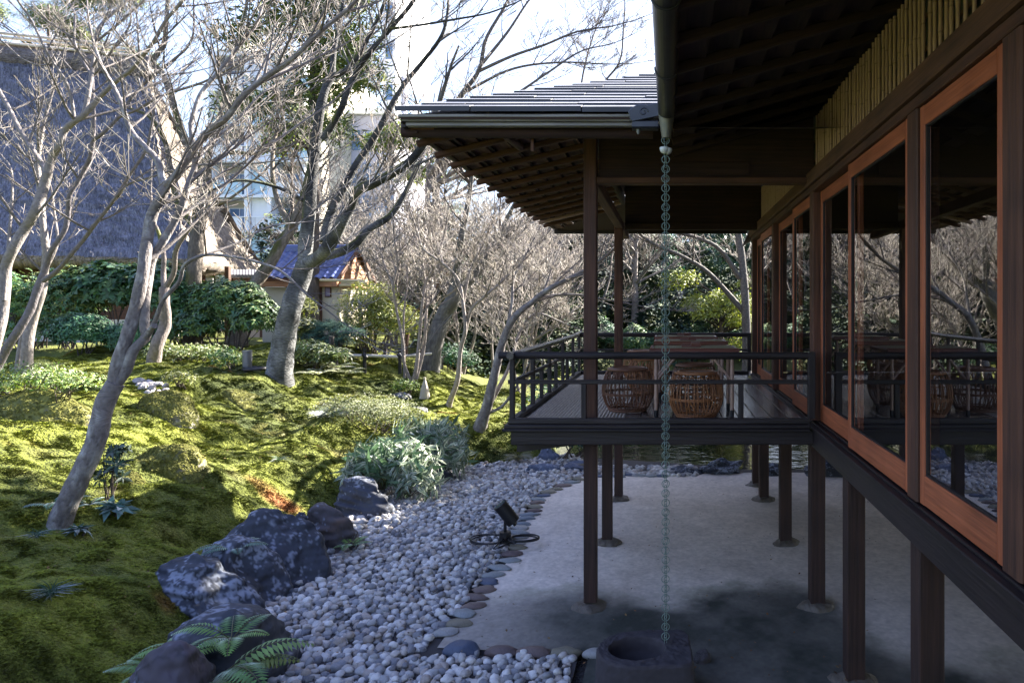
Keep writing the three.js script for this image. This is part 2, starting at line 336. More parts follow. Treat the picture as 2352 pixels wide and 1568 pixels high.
{
  rnd = rngOf(5);
  const geos = []; for (let k = 0; k < 7; k++) geos.push(lump(k + 1, 1, R(.55, .78), R(.62, .95), 2, .55));
  const speck = tex(128, 128, (u, v) => mul3([1, 1, 1], .55 + .5 * pf(u, v, 24, 24, 3, 4) + .25 * pf(u, v, 5, 5, 3, 9)), false, 1.5, 1.5);
  const tones = [[.44, .43, .42], [.60, .58, .56], [.30, .30, .31], [.50, .46, .42], [.21, .21, .225], [.66, .64, .61], [.40, .35, .31]];
  const mats = tones.map(t => std({ color: col(...t), map: speck, roughness: .75 })), spots = [];
  const ok = (x, d) => { if (d < 5.36) return d > 4.3 && x > -3.25 && x < -.72; return flatDist(x, d) < -.04 && x < PADX(d) - .1 && d < 12.6; };
  for (let d = 4.3; d < 12.8; d += .058) for (let x = -4.7; x < -.7; x += .066) {
    const a = x + R(-.03, .03), b = d + R(-.03, .03); if (ok(a, b)) spots.push([a, b, R(.026, .051) * (b > 9 ? 1.05 : 1), 0]);
    if (rnd() < .22 && ok(a, b)) spots.push([a + R(-.03, .03), b + R(-.03, .03), R(.026, .046), .034]);
  }
  for (let k = 0; k < 260; k++) { const d = R(11.1, 11.75), x = R(-1.6, .45); if (d < 11.75 && x < 0.5) spots.push([x, d, R(.04, .065), 0]); }
  spots.sort((a, b) => a[1] - b[1]);
  const bed = new G(); const bp = [[-3.4, 4], [-.7, 4], [-.7, 5.4], [-1.75, 5.4], [-1.7, 11.2], [.6, 11.3], [.6, 11.9], [-2, 12.7], [-3.4, 12.2], [-4.4, 11], [-4.45, 9], [-3.9, 6.5]];
  const mid = bed.v(V(-2.6, .003, 7.5), UP, 0, 0), ids = bp.map(([x, d]) => bed.v(V(x, .003, d), UP, x, d)); ids.forEach((q, k) => bed.tri(mid, q, ids[(k + 1) % ids.length]));
  const bedO = struct('pebble_bed', bed.geo(), std({ color: col(.05, .045, .045), roughness: 1 }));
  const near = spots.filter(s => s[1] < 7 && s[0] > -.94 * s[1] && s[0] < -.1 * s[1]).filter((s, k) => EYE / s[1] < .54 && rnd() < .8).slice(0, 300), set = new Set(near);
  const e = new THREE.Euler(), place = (o, s) => { o.position.copy(V(s[0], s[2] * .32 + s[3], s[1])); o.rotation.set(R(-.35, .35), R(0, 6.28), R(-.35, .35)); o.scale.setScalar(s[2]); o.updateMatrix(); };
  for (const s of near) place(mesh('pebble', geos[rnd() * 7 | 0], mats[rnd() * 7 | 0], bedO), s);
  const rest = spots.filter(s => !set.has(s)), d = new THREE.Object3D(), c = new THREE.Color(), by = geos.map(() => []);
  for (const s of rest) by[rnd() * 7 | 0].push(s);
  by.forEach((l, k) => {
    const im = new THREE.InstancedMesh(geos[k], std({ map: speck, roughness: .75 }), l.length); im.name = 'pebble_spread'; im.userData.kind = 'stuff'; im.castShadow = im.receiveShadow = true;
    l.forEach((s, j) => { place(d, s); im.setMatrixAt(j, d.matrix); const t = tones[rnd() * 7 | 0], w = R(.8, 1.1); im.setColorAt(j, c.setRGB(t[0] * w, t[1] * w, t[2] * w)); }); bedO.add(im);
  });
  // stones edging the court
  const eo = new THREE.Group(); eo.name = 'stone_edging'; eo.userData.kind = 'structure'; scene.add(eo);
  const ec = [[.17, .2, .23], [.12, .085, .08], [.19, .17, .12], [.30, .30, .29], [.07, .09, .14], [.16, .115, .10], [.24, .26, .26]].map(t => std({ color: col(...t), map: speck, roughness: .6 }));
  const stone = (x, d, a, b, h, yaw, m) => { const o = mesh('edging_stone', geos[rnd() * 7 | 0], m || ec[rnd() * 7 | 0], eo); o.position.copy(V(x, .02, d)); o.scale.set(a, h, b); o.rotation.y = yaw; };
  for (let d = 5.75; d < 11; d += R(.15, .21)) stone(PADX(d) + R(-.03, .02), d, R(.10, .14), R(.07, .10), .04, R(-.4, .4));
  stone(-1.62, 5.45, .145, .13, .10, 0, ec[4]);
  [[-1.30, .13, 1], [-1.05, .14, 5], [-.80, .12, 2], [-.56, .11, 3], [-.34, .1, 5]].forEach(([x, a, m], k) => stone(x, 5.42 - k * .012, a, .075, .065, R(-.1, .1), ec[m]));
  for (let x = -1.3; x < -.1; x += .17) stone(x, 11.1 + R(-.05, .05), R(.08, .12), .07, .04, R(-.4, .4));
}

// ------------------------------------------------------------------ the wooden house
const E = EYE, W = 1.33;
const TB = V(1.2, 0, 6.5);
const house = thing('teahouse', 'dark wooden house on stilts with a railed deck, glass doors and shingled roof', 'house', TB);
rnd = rngOf(31);
const tm = (name, fn, mat, parent = house, label) => { const g = new G(); fn(g); return mesh(name, g.geo(TB), mat, parent, label); };
const logPts = (a, b, n = 2) => Array.from({ length: n + 1 }, (_, k) => a.clone().lerp(b, k / n));
{
  const leftRow = [[6.26, E + 1.56], [7.95, E - 1.15], [9.75, E + 1.2]], rightRow = [3.58, 5.0, 6.26, 7.95, 9.75, 10.55];
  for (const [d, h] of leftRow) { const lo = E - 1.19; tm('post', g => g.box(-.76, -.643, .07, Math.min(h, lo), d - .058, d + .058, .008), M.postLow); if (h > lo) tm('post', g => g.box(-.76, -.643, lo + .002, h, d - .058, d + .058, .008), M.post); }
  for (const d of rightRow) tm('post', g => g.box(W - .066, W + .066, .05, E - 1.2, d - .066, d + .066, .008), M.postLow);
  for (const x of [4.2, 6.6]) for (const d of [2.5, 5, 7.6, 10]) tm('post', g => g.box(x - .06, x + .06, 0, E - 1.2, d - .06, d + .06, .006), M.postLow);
  // footings
  const foot = [];
  for (const [d] of leftRow) foot.push([-.70, d]); for (const d of rightRow.slice(1)) foot.push([W, d]);
  const fl = ['lumpy foundation stone under the left front post of the deck', 'foundation stone under the short middle post on the garden side of the deck', 'foundation stone under the far left deck post near the pond',
    'foundation stone under the wall post behind the stone basin, cut off by the picture edge', 'round foundation stone under the post where the deck meets the glass wall', 'foundation stone under the wall post below the middle of the deck',
    'foundation stone under the far wall post close to the pond rocks', 'foundation stone under the corner post at the far end of the wall'];
  foot.forEach(([x, d], k) => {
    const o = thing('foundation_stone', fl[k], 'stone', V(x, 0, d)); const g = lump(k + 60, .18, .075, .145, 3, .3, 3, () => mul3([.12, .10, .08], R(.7, 1.1)));
    o.add(new THREE.Mesh(g, M.stoneDark)); o.children[0].name = 'stone_block'; o.children[0].castShadow = o.children[0].receiveShadow = true; o.rotation.y = R(-.5, .5);
  });
  // sill under the glass wall
  const sill = part('sill_beam', house);
  tm('beam', g => g.box(W - .085, W + .08, E - 1.215, E - 1.035, -1, 10.68, .012), M.dark, sill);
  tm('ledge', g => g.box(W - .115, W + .09, E - 1.033, E - 1.012, -1, 10.7, .005), M.dark, sill);
  tm('track', g => g.box(W - .075, W - .058, E - 1.0115, E - .998, -1, 10.62, .003), M.dark, sill);
  tm('track', g => g.box(W - .018, W + .002, E - 1.0115, E - .996, -1, 10.62, .003), M.dark, sill);
  tm('track', g => g.box(W + .05, W + .066, E - 1.0115, E - .996, -1, 10.62, .003), M.dark, sill);
  tm('floor_slab', g => g.box(W + .095, 8.6, E - 1.2, E - 1.03, -1, 10.66, .004), M.dark);
  for (const d of [2.4, 4.6, 6.9, 9.1]) tm('joist', g => g.box(W + .095, 8.5, E - 1.33, E - 1.203, d - .06, d + .06, .006), M.dark);
  // deck
  const deck = part('deck', house);
  for (let k = 0; k < 11; k++) { const x = -.405 + k * .15; tm('plank', g => g.box(x, Math.min(x + .144, 1.212), E - 1.034, E - 1.006 - R(0, .0015), 6.075, 10.5, .004), M.deck, deck); }
  for (let k = 0; k < 28; k++) {
    const x = -1.29 + k * .0322, o = R(0, .3);
    tm('bamboo_strip', g => { const p = []; for (let d = 6.08; d <= 10.5; d += .055) p.push(V(x, E - 1.018, d)); g.tube(p, t => { const q = ((t * 4.4 + o) % .3) / .3; return .0148 + (q < .1 || q > .9 ? .0028 : -.001 * Math.sin(q * 3.14)); }, 7, 1); }, M.bambooFloor, deck);
  }
  tm('edge_beam', g => g.box(-1.36, W - .088, E - 1.185, E - 1.064, 6.0, 6.09, .008), M.dark, deck);
  tm('edge_beam', g => g.box(-1.36, -1.27, E - 1.185, E - 1.064, 6.093, 10.58, .008), M.dark, deck);
  tm('edge_beam', g => g.box(-1.27, W - .088, E - 1.185, E - 1.064, 10.5, 10.58, .008), M.dark, deck);
  tm('ledge', g => g.box(-1.425, W - .12, E - 1.062, E - 1.0405, 5.95, 6.13, .006), M.dark, deck);
  tm('ledge', g => g.box(-1.41, W - .12, E - 1.0385, E - 1.007, 5.965, 6.12, .006), M.dark, deck);
  tm('ledge', g => g.box(-1.425, -1.30, E - 1.062, E - 1.007, 6.133, 10.63, .006), M.dark, deck);
  tm('ledge', g => g.box(-1.297, W - .12, E - 1.062, E - 1.007, 10.503, 10.63, .006), M.dark, deck);
  for (const d of [7.0, 7.95, 8.9, 9.75]) tm('joist', g => g.box(-1.267, W - .09, E - 1.16, E - 1.04, d - .05, d + .05, .006), M.dark, deck);
  for (const d of [6.26, 9.75]) tm('bracket', g => { const pr = [[-1.355, -1.29], [-1.355, -1.188], [-.645, -1.188], [-.645, -1.205]]; const f = pr.map(([x, h]) => V(x, E + h, d - .05)), b = pr.map(([x, h]) => V(x, E + h, d + .05)); g.face(f); g.face(b.slice().reverse()); for (let k = 0; k < 4; k++) g.face([f[k], b[k], b[(k + 1) % 4], f[(k + 1) % 4]].reverse()); }, M.dark, deck);
  // railing
  const rail = part('railing', house);
  const rd = h => E + h;
  tm('top_rail', g => g.tube(logPts(V(-1.47, rd(-.414), 6.03), V(1.26, rd(-.418), 6.03), 6), .033, 10, 1, null, true), M.dark, rail);
  tm('top_rail', g => g.tube([V(-1.355, rd(-.414), 5.94), V(-1.355, rd(-.414), 8), V(-1.355, rd(-.41), 10), V(-1.355, rd(-.385), 10.72)], .032, 10, 1, null, true), M.deck, rail);
  tm('top_rail', g => g.tube(logPts(V(-1.45, rd(-.414), 10.55), V(1.24, rd(-.414), 10.55), 4), .032, 8, 1, null, true), M.dark, rail);
  tm('middle_rail', g => g.box(-1.39, 1.24, rd(-.662), rd(-.626), 6.012, 6.048), M.dark, rail);
  tm('middle_rail', g => g.box(-1.373, -1.337, rd(-.66), rd(-.626), 6.05, 10.53), M.dark, rail);
  tm('middle_rail', g => g.box(-1.37, 1.24, rd(-.66), rd(-.626), 10.533, 10.567), M.dark, rail);
  tm('base_rail', g => g.box(-1.385, W - .12, rd(-1.005), rd(-.957), 6.0, 6.062), M.dark, rail);
  tm('base_rail', g => g.box(-1.385, -1.325, rd(-1.005), rd(-.957), 6.065, 10.52), M.dark, rail);
  tm('base_rail', g => g.box(-1.385, W - .12, rd(-1.005), rd(-.957), 10.523, 10.58), M.dark, rail);
  const bal = (x, d, top, w = .021) => tm('baluster', g => g.box(x - w, x + w, rd(-.956), rd(top), d - w, d + w, .004), M.dark, rail);
  for (const d of [6.03, 6.94, 7.9, 8.9, 9.85, 10.53]) bal(-1.355, d, -.44);
  for (const d of [6.49, 7.41, 8.36, 9.3]) bal(-1.355, d, -.663, .02);
  bal(-.735, 6.03, -.663, .022); bal(.625, 6.03, -.663, .022); bal(1.235, 6.03, -.385, .03); bal(1.22, 10.55, -.385, .03);
  for (const x of [-.55, .35]) bal(x, 10.55, -.663);
}
{ // glass wall
  const posts = [2.58, 3.635, 6.2, 8.52, 10.6];
  for (const d of posts) tm('post', g => g.box(W - .062, W + .062, E - .995, E + 1.018, d - .072, d + .072, .008), M.post);
  tm('lintel', g => g.box(W - .1, W + .07, E + 1.08, E + 1.2, 0, 10.7, .01), M.plank);
  tm('lintel_groove', g => g.box(W - .07, W + .06, E + 1.02, E + 1.078, 0, 10.68, .006), M.post);
  const pane = (d0, d1, off, name = 'glass_door') => {
    const p = part(name, house), x = W + off, t = .017, s = .062;
    const fr = g => { g.box(x - t, x + t, E - .994, E + 1.016, d0, d0 + s, .004); g.box(x - t, x + t, E - .994, E + 1.016, d1 - s, d1, .004); g.box(x - t, x + t, E - .994, E - .845, d0 + s, d1 - s, .004); g.box(x - t, x + t, E + .915, E + 1.016, d0 + s, d1 - s, .004); };
    tm('frame', fr, M.frame, p);
    tm('bead', g => { g.box(x - .01, x + .01, E - .845, E - .836, d0 + s, d1 - s, .001); g.box(x - .01, x + .01, E + .906, E + .915, d0 + s, d1 - s, .001); g.box(x - .01, x + .01, E - .836, E + .906, d0 + s, d0 + s + .009, .001); g.box(x - .01, x + .01, E - .836, E + .906, d1 - s - .009, d1 - s, .001); }, M.dark, p);
    tm('pane', g => g.face([V(x, E - .84, d0 + s), V(x, E - .84, d1 - s), V(x, E + .91, d1 - s), V(x, E + .91, d0 + s)]), M.glass, p);
  };
  pane(1.0, 1.95, -.03); pane(1.75, 2.5, .022);
  pane(2.66, 3.555, -.03); pane(3.715, 4.98, -.03); pane(4.88, 6.12, .022); pane(6.28, 7.22, -.03); pane(7.1, 8.44, .022); pane(8.6, 9.72, -.03); pane(9.4, 10.52, .022);
  // bamboo screen over the lintel
  const scr = part('bamboo_screen', house);
  tm('backing', g => g.box(W + .045, W + .075, E + 1.203, E + 1.80, 0, 10.6, 0), std({ color: col(.035, .04, .033), roughness: .8 }), scr);
  for (const h of [1.33, 1.5]) tm('slat', g => g.box(W + .0, W + .012, E + h, E + h + .022, 1.5, 10.5, .002), M.plank, scr);
  const pole = (d, top) => { const o = R(0, .25), j = R(-.004, .004); tm('bamboo_pole', g => { const p = []; for (let k = 0; k <= 10; k++) p.push(V(W - .022 + j, E + lerp(1.203, top, k / 10), d)); g.tube(p, p.map((q, k) => (.0105) + ((k + Math.round(o * 20)) % 4 === 0 ? .0026 : 0)), 7, 1.3, null, true); }, M.bamboo, scr); };
  for (let d = 2.05; d < 6.16; d += R(.055, .085)) pole(d, 1.685 + R(-.012, .012));
  for (let d = 6.4; d < 10.3; d += R(.06, .085)) pole(d, 1.685 + R(-.012, .012));
  // room behind the glass
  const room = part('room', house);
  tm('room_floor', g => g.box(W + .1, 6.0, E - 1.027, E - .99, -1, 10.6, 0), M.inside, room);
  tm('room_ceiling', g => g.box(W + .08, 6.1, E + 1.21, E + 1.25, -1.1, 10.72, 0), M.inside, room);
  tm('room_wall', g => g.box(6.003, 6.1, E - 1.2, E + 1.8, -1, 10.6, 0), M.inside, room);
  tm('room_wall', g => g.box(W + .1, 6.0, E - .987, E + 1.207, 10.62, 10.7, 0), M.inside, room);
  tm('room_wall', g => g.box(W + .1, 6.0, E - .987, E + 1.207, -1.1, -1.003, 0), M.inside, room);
}
{ // roof
  const rf = part('roof', house), sof = part('eave_underside', house), S = .47;
  const poly = (name, pts, mat, th = .04) => tm(name, g => { const lo = pts.map(p => p.clone().setY(p.y - th)); g.face(pts, pts.map(p => [p.x, p.z])); g.face(lo.slice().reverse(), lo.map(p => [p.x, p.z])); for (let k = 0; k < pts.length; k++) { const m = (k + 1) % pts.length; g.face([pts[k], lo[k], lo[m], pts[m]]); } }, mat, rf);
  const h0 = E + 1.40, RX = 3.5;
  // slopes of the deck wing and of the main wing
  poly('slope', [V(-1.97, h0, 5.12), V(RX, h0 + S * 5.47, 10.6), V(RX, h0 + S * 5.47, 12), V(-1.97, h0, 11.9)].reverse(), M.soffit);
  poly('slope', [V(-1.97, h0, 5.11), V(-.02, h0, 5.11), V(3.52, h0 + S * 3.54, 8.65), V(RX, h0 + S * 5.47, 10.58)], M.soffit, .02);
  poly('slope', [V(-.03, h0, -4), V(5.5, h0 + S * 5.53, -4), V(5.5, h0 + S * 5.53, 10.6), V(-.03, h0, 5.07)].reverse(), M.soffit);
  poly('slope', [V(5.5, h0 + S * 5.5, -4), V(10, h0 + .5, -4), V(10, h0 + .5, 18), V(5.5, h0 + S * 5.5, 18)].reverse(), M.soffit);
  poly('slope', [V(1.4, h0 + .2, 10.62), V(5.5, h0 + S * 5.5, 10.62), V(5.5, h0 + S * 5.5, 18), V(1.9, h0 + .2, 18)].reverse(), M.soffit);  // unseen far wing roof, added for the shadow it casts
  // front hip: overlapping long shingles
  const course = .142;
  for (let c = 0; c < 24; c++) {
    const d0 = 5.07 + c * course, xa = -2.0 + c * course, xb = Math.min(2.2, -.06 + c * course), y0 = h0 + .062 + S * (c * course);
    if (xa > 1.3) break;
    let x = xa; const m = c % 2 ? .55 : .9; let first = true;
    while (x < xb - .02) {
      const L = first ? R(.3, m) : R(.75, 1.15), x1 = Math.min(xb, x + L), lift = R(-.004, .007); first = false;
      tm('shingle', g => { const a = [V(x + .004, y0 + lift, d0), V(x1 - .004, y0 + lift + R(-.002, .002), d0), V(x1 - .004, y0 + S * .19 - .018, d0 + .19), V(x + .004 + (x === xa ? .1 : 0), y0 + S * .19 - .018, d0 + .19)], b = a.map((p, i) => p.clone().setY(p.y - (i < 2 ? .038 : .02))), o = R(0, 3), uv = a.map(p => [p.z * 1.5 + o, p.x + o]); const w = R(.8, 1.15); g.face(a, uv, [w, w, w]); g.face(b.slice().reverse(), uv, [.2, .2, .2]); for (let k = 0; k < 4; k++) { const j = (k + 1) % 4; g.face([a[k], b[k], b[j], a[j]], [uv[k], uv[k], uv[j], uv[j]], [.12, .12, .13]); } }, M.shingle, rf);  // butts and undersides coloured dark to paint shade lines between the courses
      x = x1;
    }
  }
  tm('fascia', g => g.box(-1.985, -.08, h0 - .004, h0 + .018, 5.10, 5.16, .004), M.fascia, rf);
  tm('fascia', g => g.box(-1.965, -.08, h0 - .028, h0 - .007, 5.12, 5.18, .004), M.fascia, rf);
  tm('fascia', g => g.box(-1.945, -.08, h0 - .056, h0 - .031, 5.15, 5.21, .004), M.fascia, rf);
  tm('fascia', g => g.box(-1.99, -1.955, h0 - .06, h0 + .02, 5.17, 11.9, .004), M.dark, rf);
  // undersides: garden side
  const hL = x => E + 1.285 + (x + 1.95) * .245;
  const dIn = h => 5.16 + Math.max(.06, (h - E + .07 - 1.40) / .47);
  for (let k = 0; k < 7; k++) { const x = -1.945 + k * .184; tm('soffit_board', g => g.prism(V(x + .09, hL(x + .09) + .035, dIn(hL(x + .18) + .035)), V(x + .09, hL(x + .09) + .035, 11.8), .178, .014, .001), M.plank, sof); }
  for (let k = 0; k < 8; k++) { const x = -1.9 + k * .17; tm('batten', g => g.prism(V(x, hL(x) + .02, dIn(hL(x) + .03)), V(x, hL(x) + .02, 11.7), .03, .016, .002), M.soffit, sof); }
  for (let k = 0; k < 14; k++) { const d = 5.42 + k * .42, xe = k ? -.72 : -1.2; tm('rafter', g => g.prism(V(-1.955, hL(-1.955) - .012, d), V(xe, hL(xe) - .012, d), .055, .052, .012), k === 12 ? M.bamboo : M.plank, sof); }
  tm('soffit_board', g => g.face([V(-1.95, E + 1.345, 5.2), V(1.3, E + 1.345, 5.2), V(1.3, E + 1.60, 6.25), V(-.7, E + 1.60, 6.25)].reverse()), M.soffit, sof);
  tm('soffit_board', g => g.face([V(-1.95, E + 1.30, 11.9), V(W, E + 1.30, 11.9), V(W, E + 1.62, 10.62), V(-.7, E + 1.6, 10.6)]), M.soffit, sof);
  tm('added_shade_wall', g => g.box(2.2, 2.3, E - 1.2, E + 1.9, 10.75, 17.8, .004), M.plank); tm('back_floor', g => g.box(2.31, 8.6, E - 1.2, E - 1.05, 10.72, 17.8, .004), M.dark);  // the wall is unseen, added to keep sun off the pebbles
  tm('fascia', g => g.box(-1.95, W, E + 1.26, h0 + .01, 11.86, 11.93, .004), M.dark, rf);
  const log = (a, b, r, m = M.plank) => tm('log_purlin', g => g.tube(logPts(a, b, 4), r, 12, 1, null, true), m, sof);
  log(V(-2.02, E + 1.33, 5.28), V(-.12, E + 1.325, 5.3), .044, M.soffit);
  log(V(-1.33, E + 1.385, 5.33), V(-1.33, E + 1.44, 6.3), .036); log(V(-.735, E + 1.39, 5.33), V(-.735, E + 1.62, 6.6), .042);
  log(V(-.70, E + 1.62, 6.2), V(-.70, E + 1.62, 10.6), .06, M.soffit);
  tm('wooden_peg', g => g.box(-1.06, -1.035, E + 1.2, E + 1.33, 5.34, 5.365, .004), M.plank, sof);
  // undersides: main wing
  const hM = x => E + 1.355 + (x - .03) * .285;
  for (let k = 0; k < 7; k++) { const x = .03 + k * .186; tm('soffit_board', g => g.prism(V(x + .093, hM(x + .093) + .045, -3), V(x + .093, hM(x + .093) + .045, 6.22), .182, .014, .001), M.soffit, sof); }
  for (let k = 0; k < 15; k++) { const d = .1 + k * .432; tm('rafter', g => g.prism(V(.03, hM(.03) + .005, d), V(W, hM(W) + .005, d), .05, .062, .01), M.soffit, sof); }
  tm('fascia', g => g.box(.0, .03, E + 1.33, E + 1.41, -4, 5.0, .004), M.dark, rf);
  // beams and boards across the deck
  tm('gable_board', g => g.box(-.625, W - .03, E + 1.165, E + 1.76, 6.245, 6.275, .003), M.soffit);
  tm('tie_beam', g => g.box(-.64, W - .03, E + 1.105, E + 1.162, 6.2, 6.32, .008), M.plank);
  tm('nailed_board', g => g.box(.0, .72, E + 1.19, E + 1.30, 6.222, 6.242, .004), M.soffit);
  tm('gable_board', g => g.box(-.61, W - .03, E + 1.185, E + 1.76, 9.735, 9.765, .003), M.soffit);
  tm('tie_beam', g => g.box(-.61, W - .03, E + 1.085, E + 1.182, 9.69, 9.81, .008), M.soffit);
  tm('side_beam', g => g.box(-.74, -.64, E + 1.10, E + 1.215, 6.33, 9.68, .008), M.plank);
  tm('side_beam', g => g.box(-.74, -.64, E + 1.10, E + 1.215, 9.82, 11.2, .008), M.plank);
  tm('deck_ceiling', g => g.box(-.68, W, E + 1.765, E + 1.79, 6.3, 10.6, 0), M.soffit);
  tm('upper_wall', g => g.box(W + .078, W + .12, E + 1.2, E + 2.3, -4, 10.6, 0), M.soffit);
  // gutter, spout, ornament
  const gu = part('gutter', house);
  tm('channel', g => { const pr = []; for (let k = 0; k <= 14; k++) { const a = Math.PI + k / 14 * Math.PI; pr.push([Math.cos(a) * .064, Math.sin(a) * .064]); } for (let k = 14; k >= 0; k--) { const a = Math.PI + k / 14 * Math.PI; pr.push([Math.cos(a) * .059, Math.sin(a) * .059]); } g.extrude(pr.map(([x, y]) => [x, y]), V(-.012, E + 1.37, -1), new THREE.Vector3(0, 0, -1), new THREE.Vector3(1, 0, 0), UP, 5.86); }, M.gutter, gu);
  for (const d of [2.1, 3.05, 3.98]) tm('strap', g => { const pts = []; for (let k = 0; k <= 14; k++) { const a = Math.PI * .98 + k / 14 * Math.PI * 1.04; pts.push(V(-.012 + Math.cos(a) * .066, E + 1.37 + Math.sin(a) * .066, d)); } g.tube(pts, .006, 6, 1, null, true); }, M.gutter, gu);
  const sp = mesh('spout', new THREE.CylinderGeometry(.062, .034, .17, 8, 1, true), M.copper, gu); sp.position.copy(V(-.016, E + 1.265, 4.86).sub(TB)); sp.rotation.y = Math.PI / 8;
  const s2 = mesh('spout_collar', new THREE.CylinderGeometry(.066, .062, .035, 8, 1, true), M.copper, gu); s2.position.copy(V(-.016, E + 1.365, 4.86).sub(TB)); s2.rotation.y = Math.PI / 8;
  const orn = part('gutter_end', house), sh = new THREE.Shape();
  sh.moveTo(-.2, 0); sh.lineTo(-.215, .055); sh.bezierCurveTo(-.19, .10, -.13, .115, -.08, .10); sh.lineTo(0, .12); sh.lineTo(0, .03); sh.lineTo(-.19, -.01);
  const og = new THREE.ExtrudeGeometry(sh, { depth: .05, bevelSize: .006, bevelThickness: .006, bevelSegments: 1 });
  mesh('cap', og, M.gutter, orn).position.copy(V(-.07, E + 1.345, 5.04).sub(TB));
  tm('trough', g => g.box(-.265, -.075, E + 1.285, E + 1.345, 4.99, 5.08, .012), M.gutter, orn);
  tm('scroll', g => { const p = []; for (let k = 0; k <= 18; k++) { const a = k / 18 * 7.5, r = .034 * (1 - k / 24); p.push(V(-.18 + Math.cos(a) * r, E + 1.40 + Math.sin(a) * r, 4.985)); } g.tube(p, .006, 5, 1); }, M.gutter, orn);
  tm('drip_knob', g => g.tube(logPts(V(-.22, E + 1.29, 5.03), V(-.22, E + 1.25, 5.03), 2), [.02, .016, .006], 8, 1), M.copper, orn);
}
// ------------------------------------------------------------------ rain chain, basin
{
  const x = -.022, d = 4.86, c = thing('rain_chain', 'greenish metal rain chain of paired rings hanging from the gutter spout into the stone basin', 'rain chain', V(x, .3, d));
  const ring = new THREE.TorusGeometry(.0265, .0026, 6, 20), link = new THREE.TorusGeometry(.019, .0024, 5, 14); link.scale(.6, 1.25, 1);
  let h = E + 1.165 - .3; const top = h;
  const cup = mesh('cup', new THREE.SphereGeometry(.032, 14, 8, 0, 6.3, 1.45, 1.7), M.china, c); cup.scale.set(1, 1.2, 1); cup.position.set(-.01, top - .055, .005); const cup2 = cup.clone(); cup2.position.set(.014, top - .058, -.012); c.add(cup2);
  let k = 0;
  for (; h > .06; h -= .0665, k++) {
    const a = mesh('ring', ring, M.chain, c); a.position.set(R(-.001, .001), h, 0); a.rotation.y = .12 + R(-.15, .15);
    const b = mesh('ring', ring, M.chain, c); b.position.set(0, h, 0); b.rotation.y = 1.25 + R(-.2, .2);
    const l = mesh('link', link, M.chain, c); l.position.set(0, h - .033, 0); l.rotation.y = R(.5, 1.1);
  }
}
{
  const o = thing('stone_basin', 'rough dark stone basin with a round hollow, flat on one side, under the rain chain', 'basin', V(-.17, 0, 4.8));
  const g = new G(), n = 150, hb = .36, outer = a => { // rounded on the left, squared on the right
    const cx = Math.cos(a), sy = Math.sin(a), e = cx > 0 ? 9 : 2.2; const r = 1 / Math.pow(Math.pow(Math.abs(cx), e) + Math.pow(Math.abs(sy), e), 1 / e); return [cx * r * .325, sy * r * .262];
  };
  const prof = (k, a) => { const [ox, oz] = outer(a), hx = -.05 + Math.cos(a) * .195, hz = Math.sin(a) * .165;
    return [[ox * 1.03, -.02, oz * 1.03], [ox * 1.04, .12, oz * 1.04], [ox * 1.02, .27, oz * 1.02], [ox, hb - .016, oz], [ox * .965, hb, oz * .965], [lerp(ox * .965, hx, .33), hb + .002, lerp(oz * .965, hz, .33)], [lerp(ox * .965, hx, .66), hb + .002, lerp(oz * .965, hz, .66)], [lerp(ox * .965, hx, .96), hb - .002, lerp(oz * .965, hz, .96)], [hx, hb - .014, hz], [-.05 + (hx + .05) * .93, hb - .1, hz * .93], [-.05 + (hx + .05) * .75, hb - .16, hz * .75], [-.05, hb - .18, 0]][k]; };
  const rows = 78;
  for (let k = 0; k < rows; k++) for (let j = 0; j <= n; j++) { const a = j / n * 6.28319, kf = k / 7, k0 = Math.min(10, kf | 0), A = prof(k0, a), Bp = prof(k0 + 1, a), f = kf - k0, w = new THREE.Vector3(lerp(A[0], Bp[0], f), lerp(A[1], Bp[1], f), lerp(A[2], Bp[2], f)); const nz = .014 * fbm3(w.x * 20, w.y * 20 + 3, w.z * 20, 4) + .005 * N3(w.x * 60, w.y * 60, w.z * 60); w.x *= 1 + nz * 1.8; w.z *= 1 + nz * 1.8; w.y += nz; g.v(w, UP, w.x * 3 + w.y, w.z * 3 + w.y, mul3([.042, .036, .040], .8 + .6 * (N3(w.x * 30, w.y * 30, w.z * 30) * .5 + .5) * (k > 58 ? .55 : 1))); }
  for (let k = 0; k < rows - 1; k++) for (let j = 0; j < n; j++) { const q = k * (n + 1) + j; g.i.push(q, q + n + 1, q + 1, q + 1, q + n + 1, q + n + 2); }
  const geo = g.geo(); geo.computeVertexNormals();
  mesh('basin_body', geo, std({ vertexColors: true, roughness: .9 }), o); o.rotation.y = .06;
}
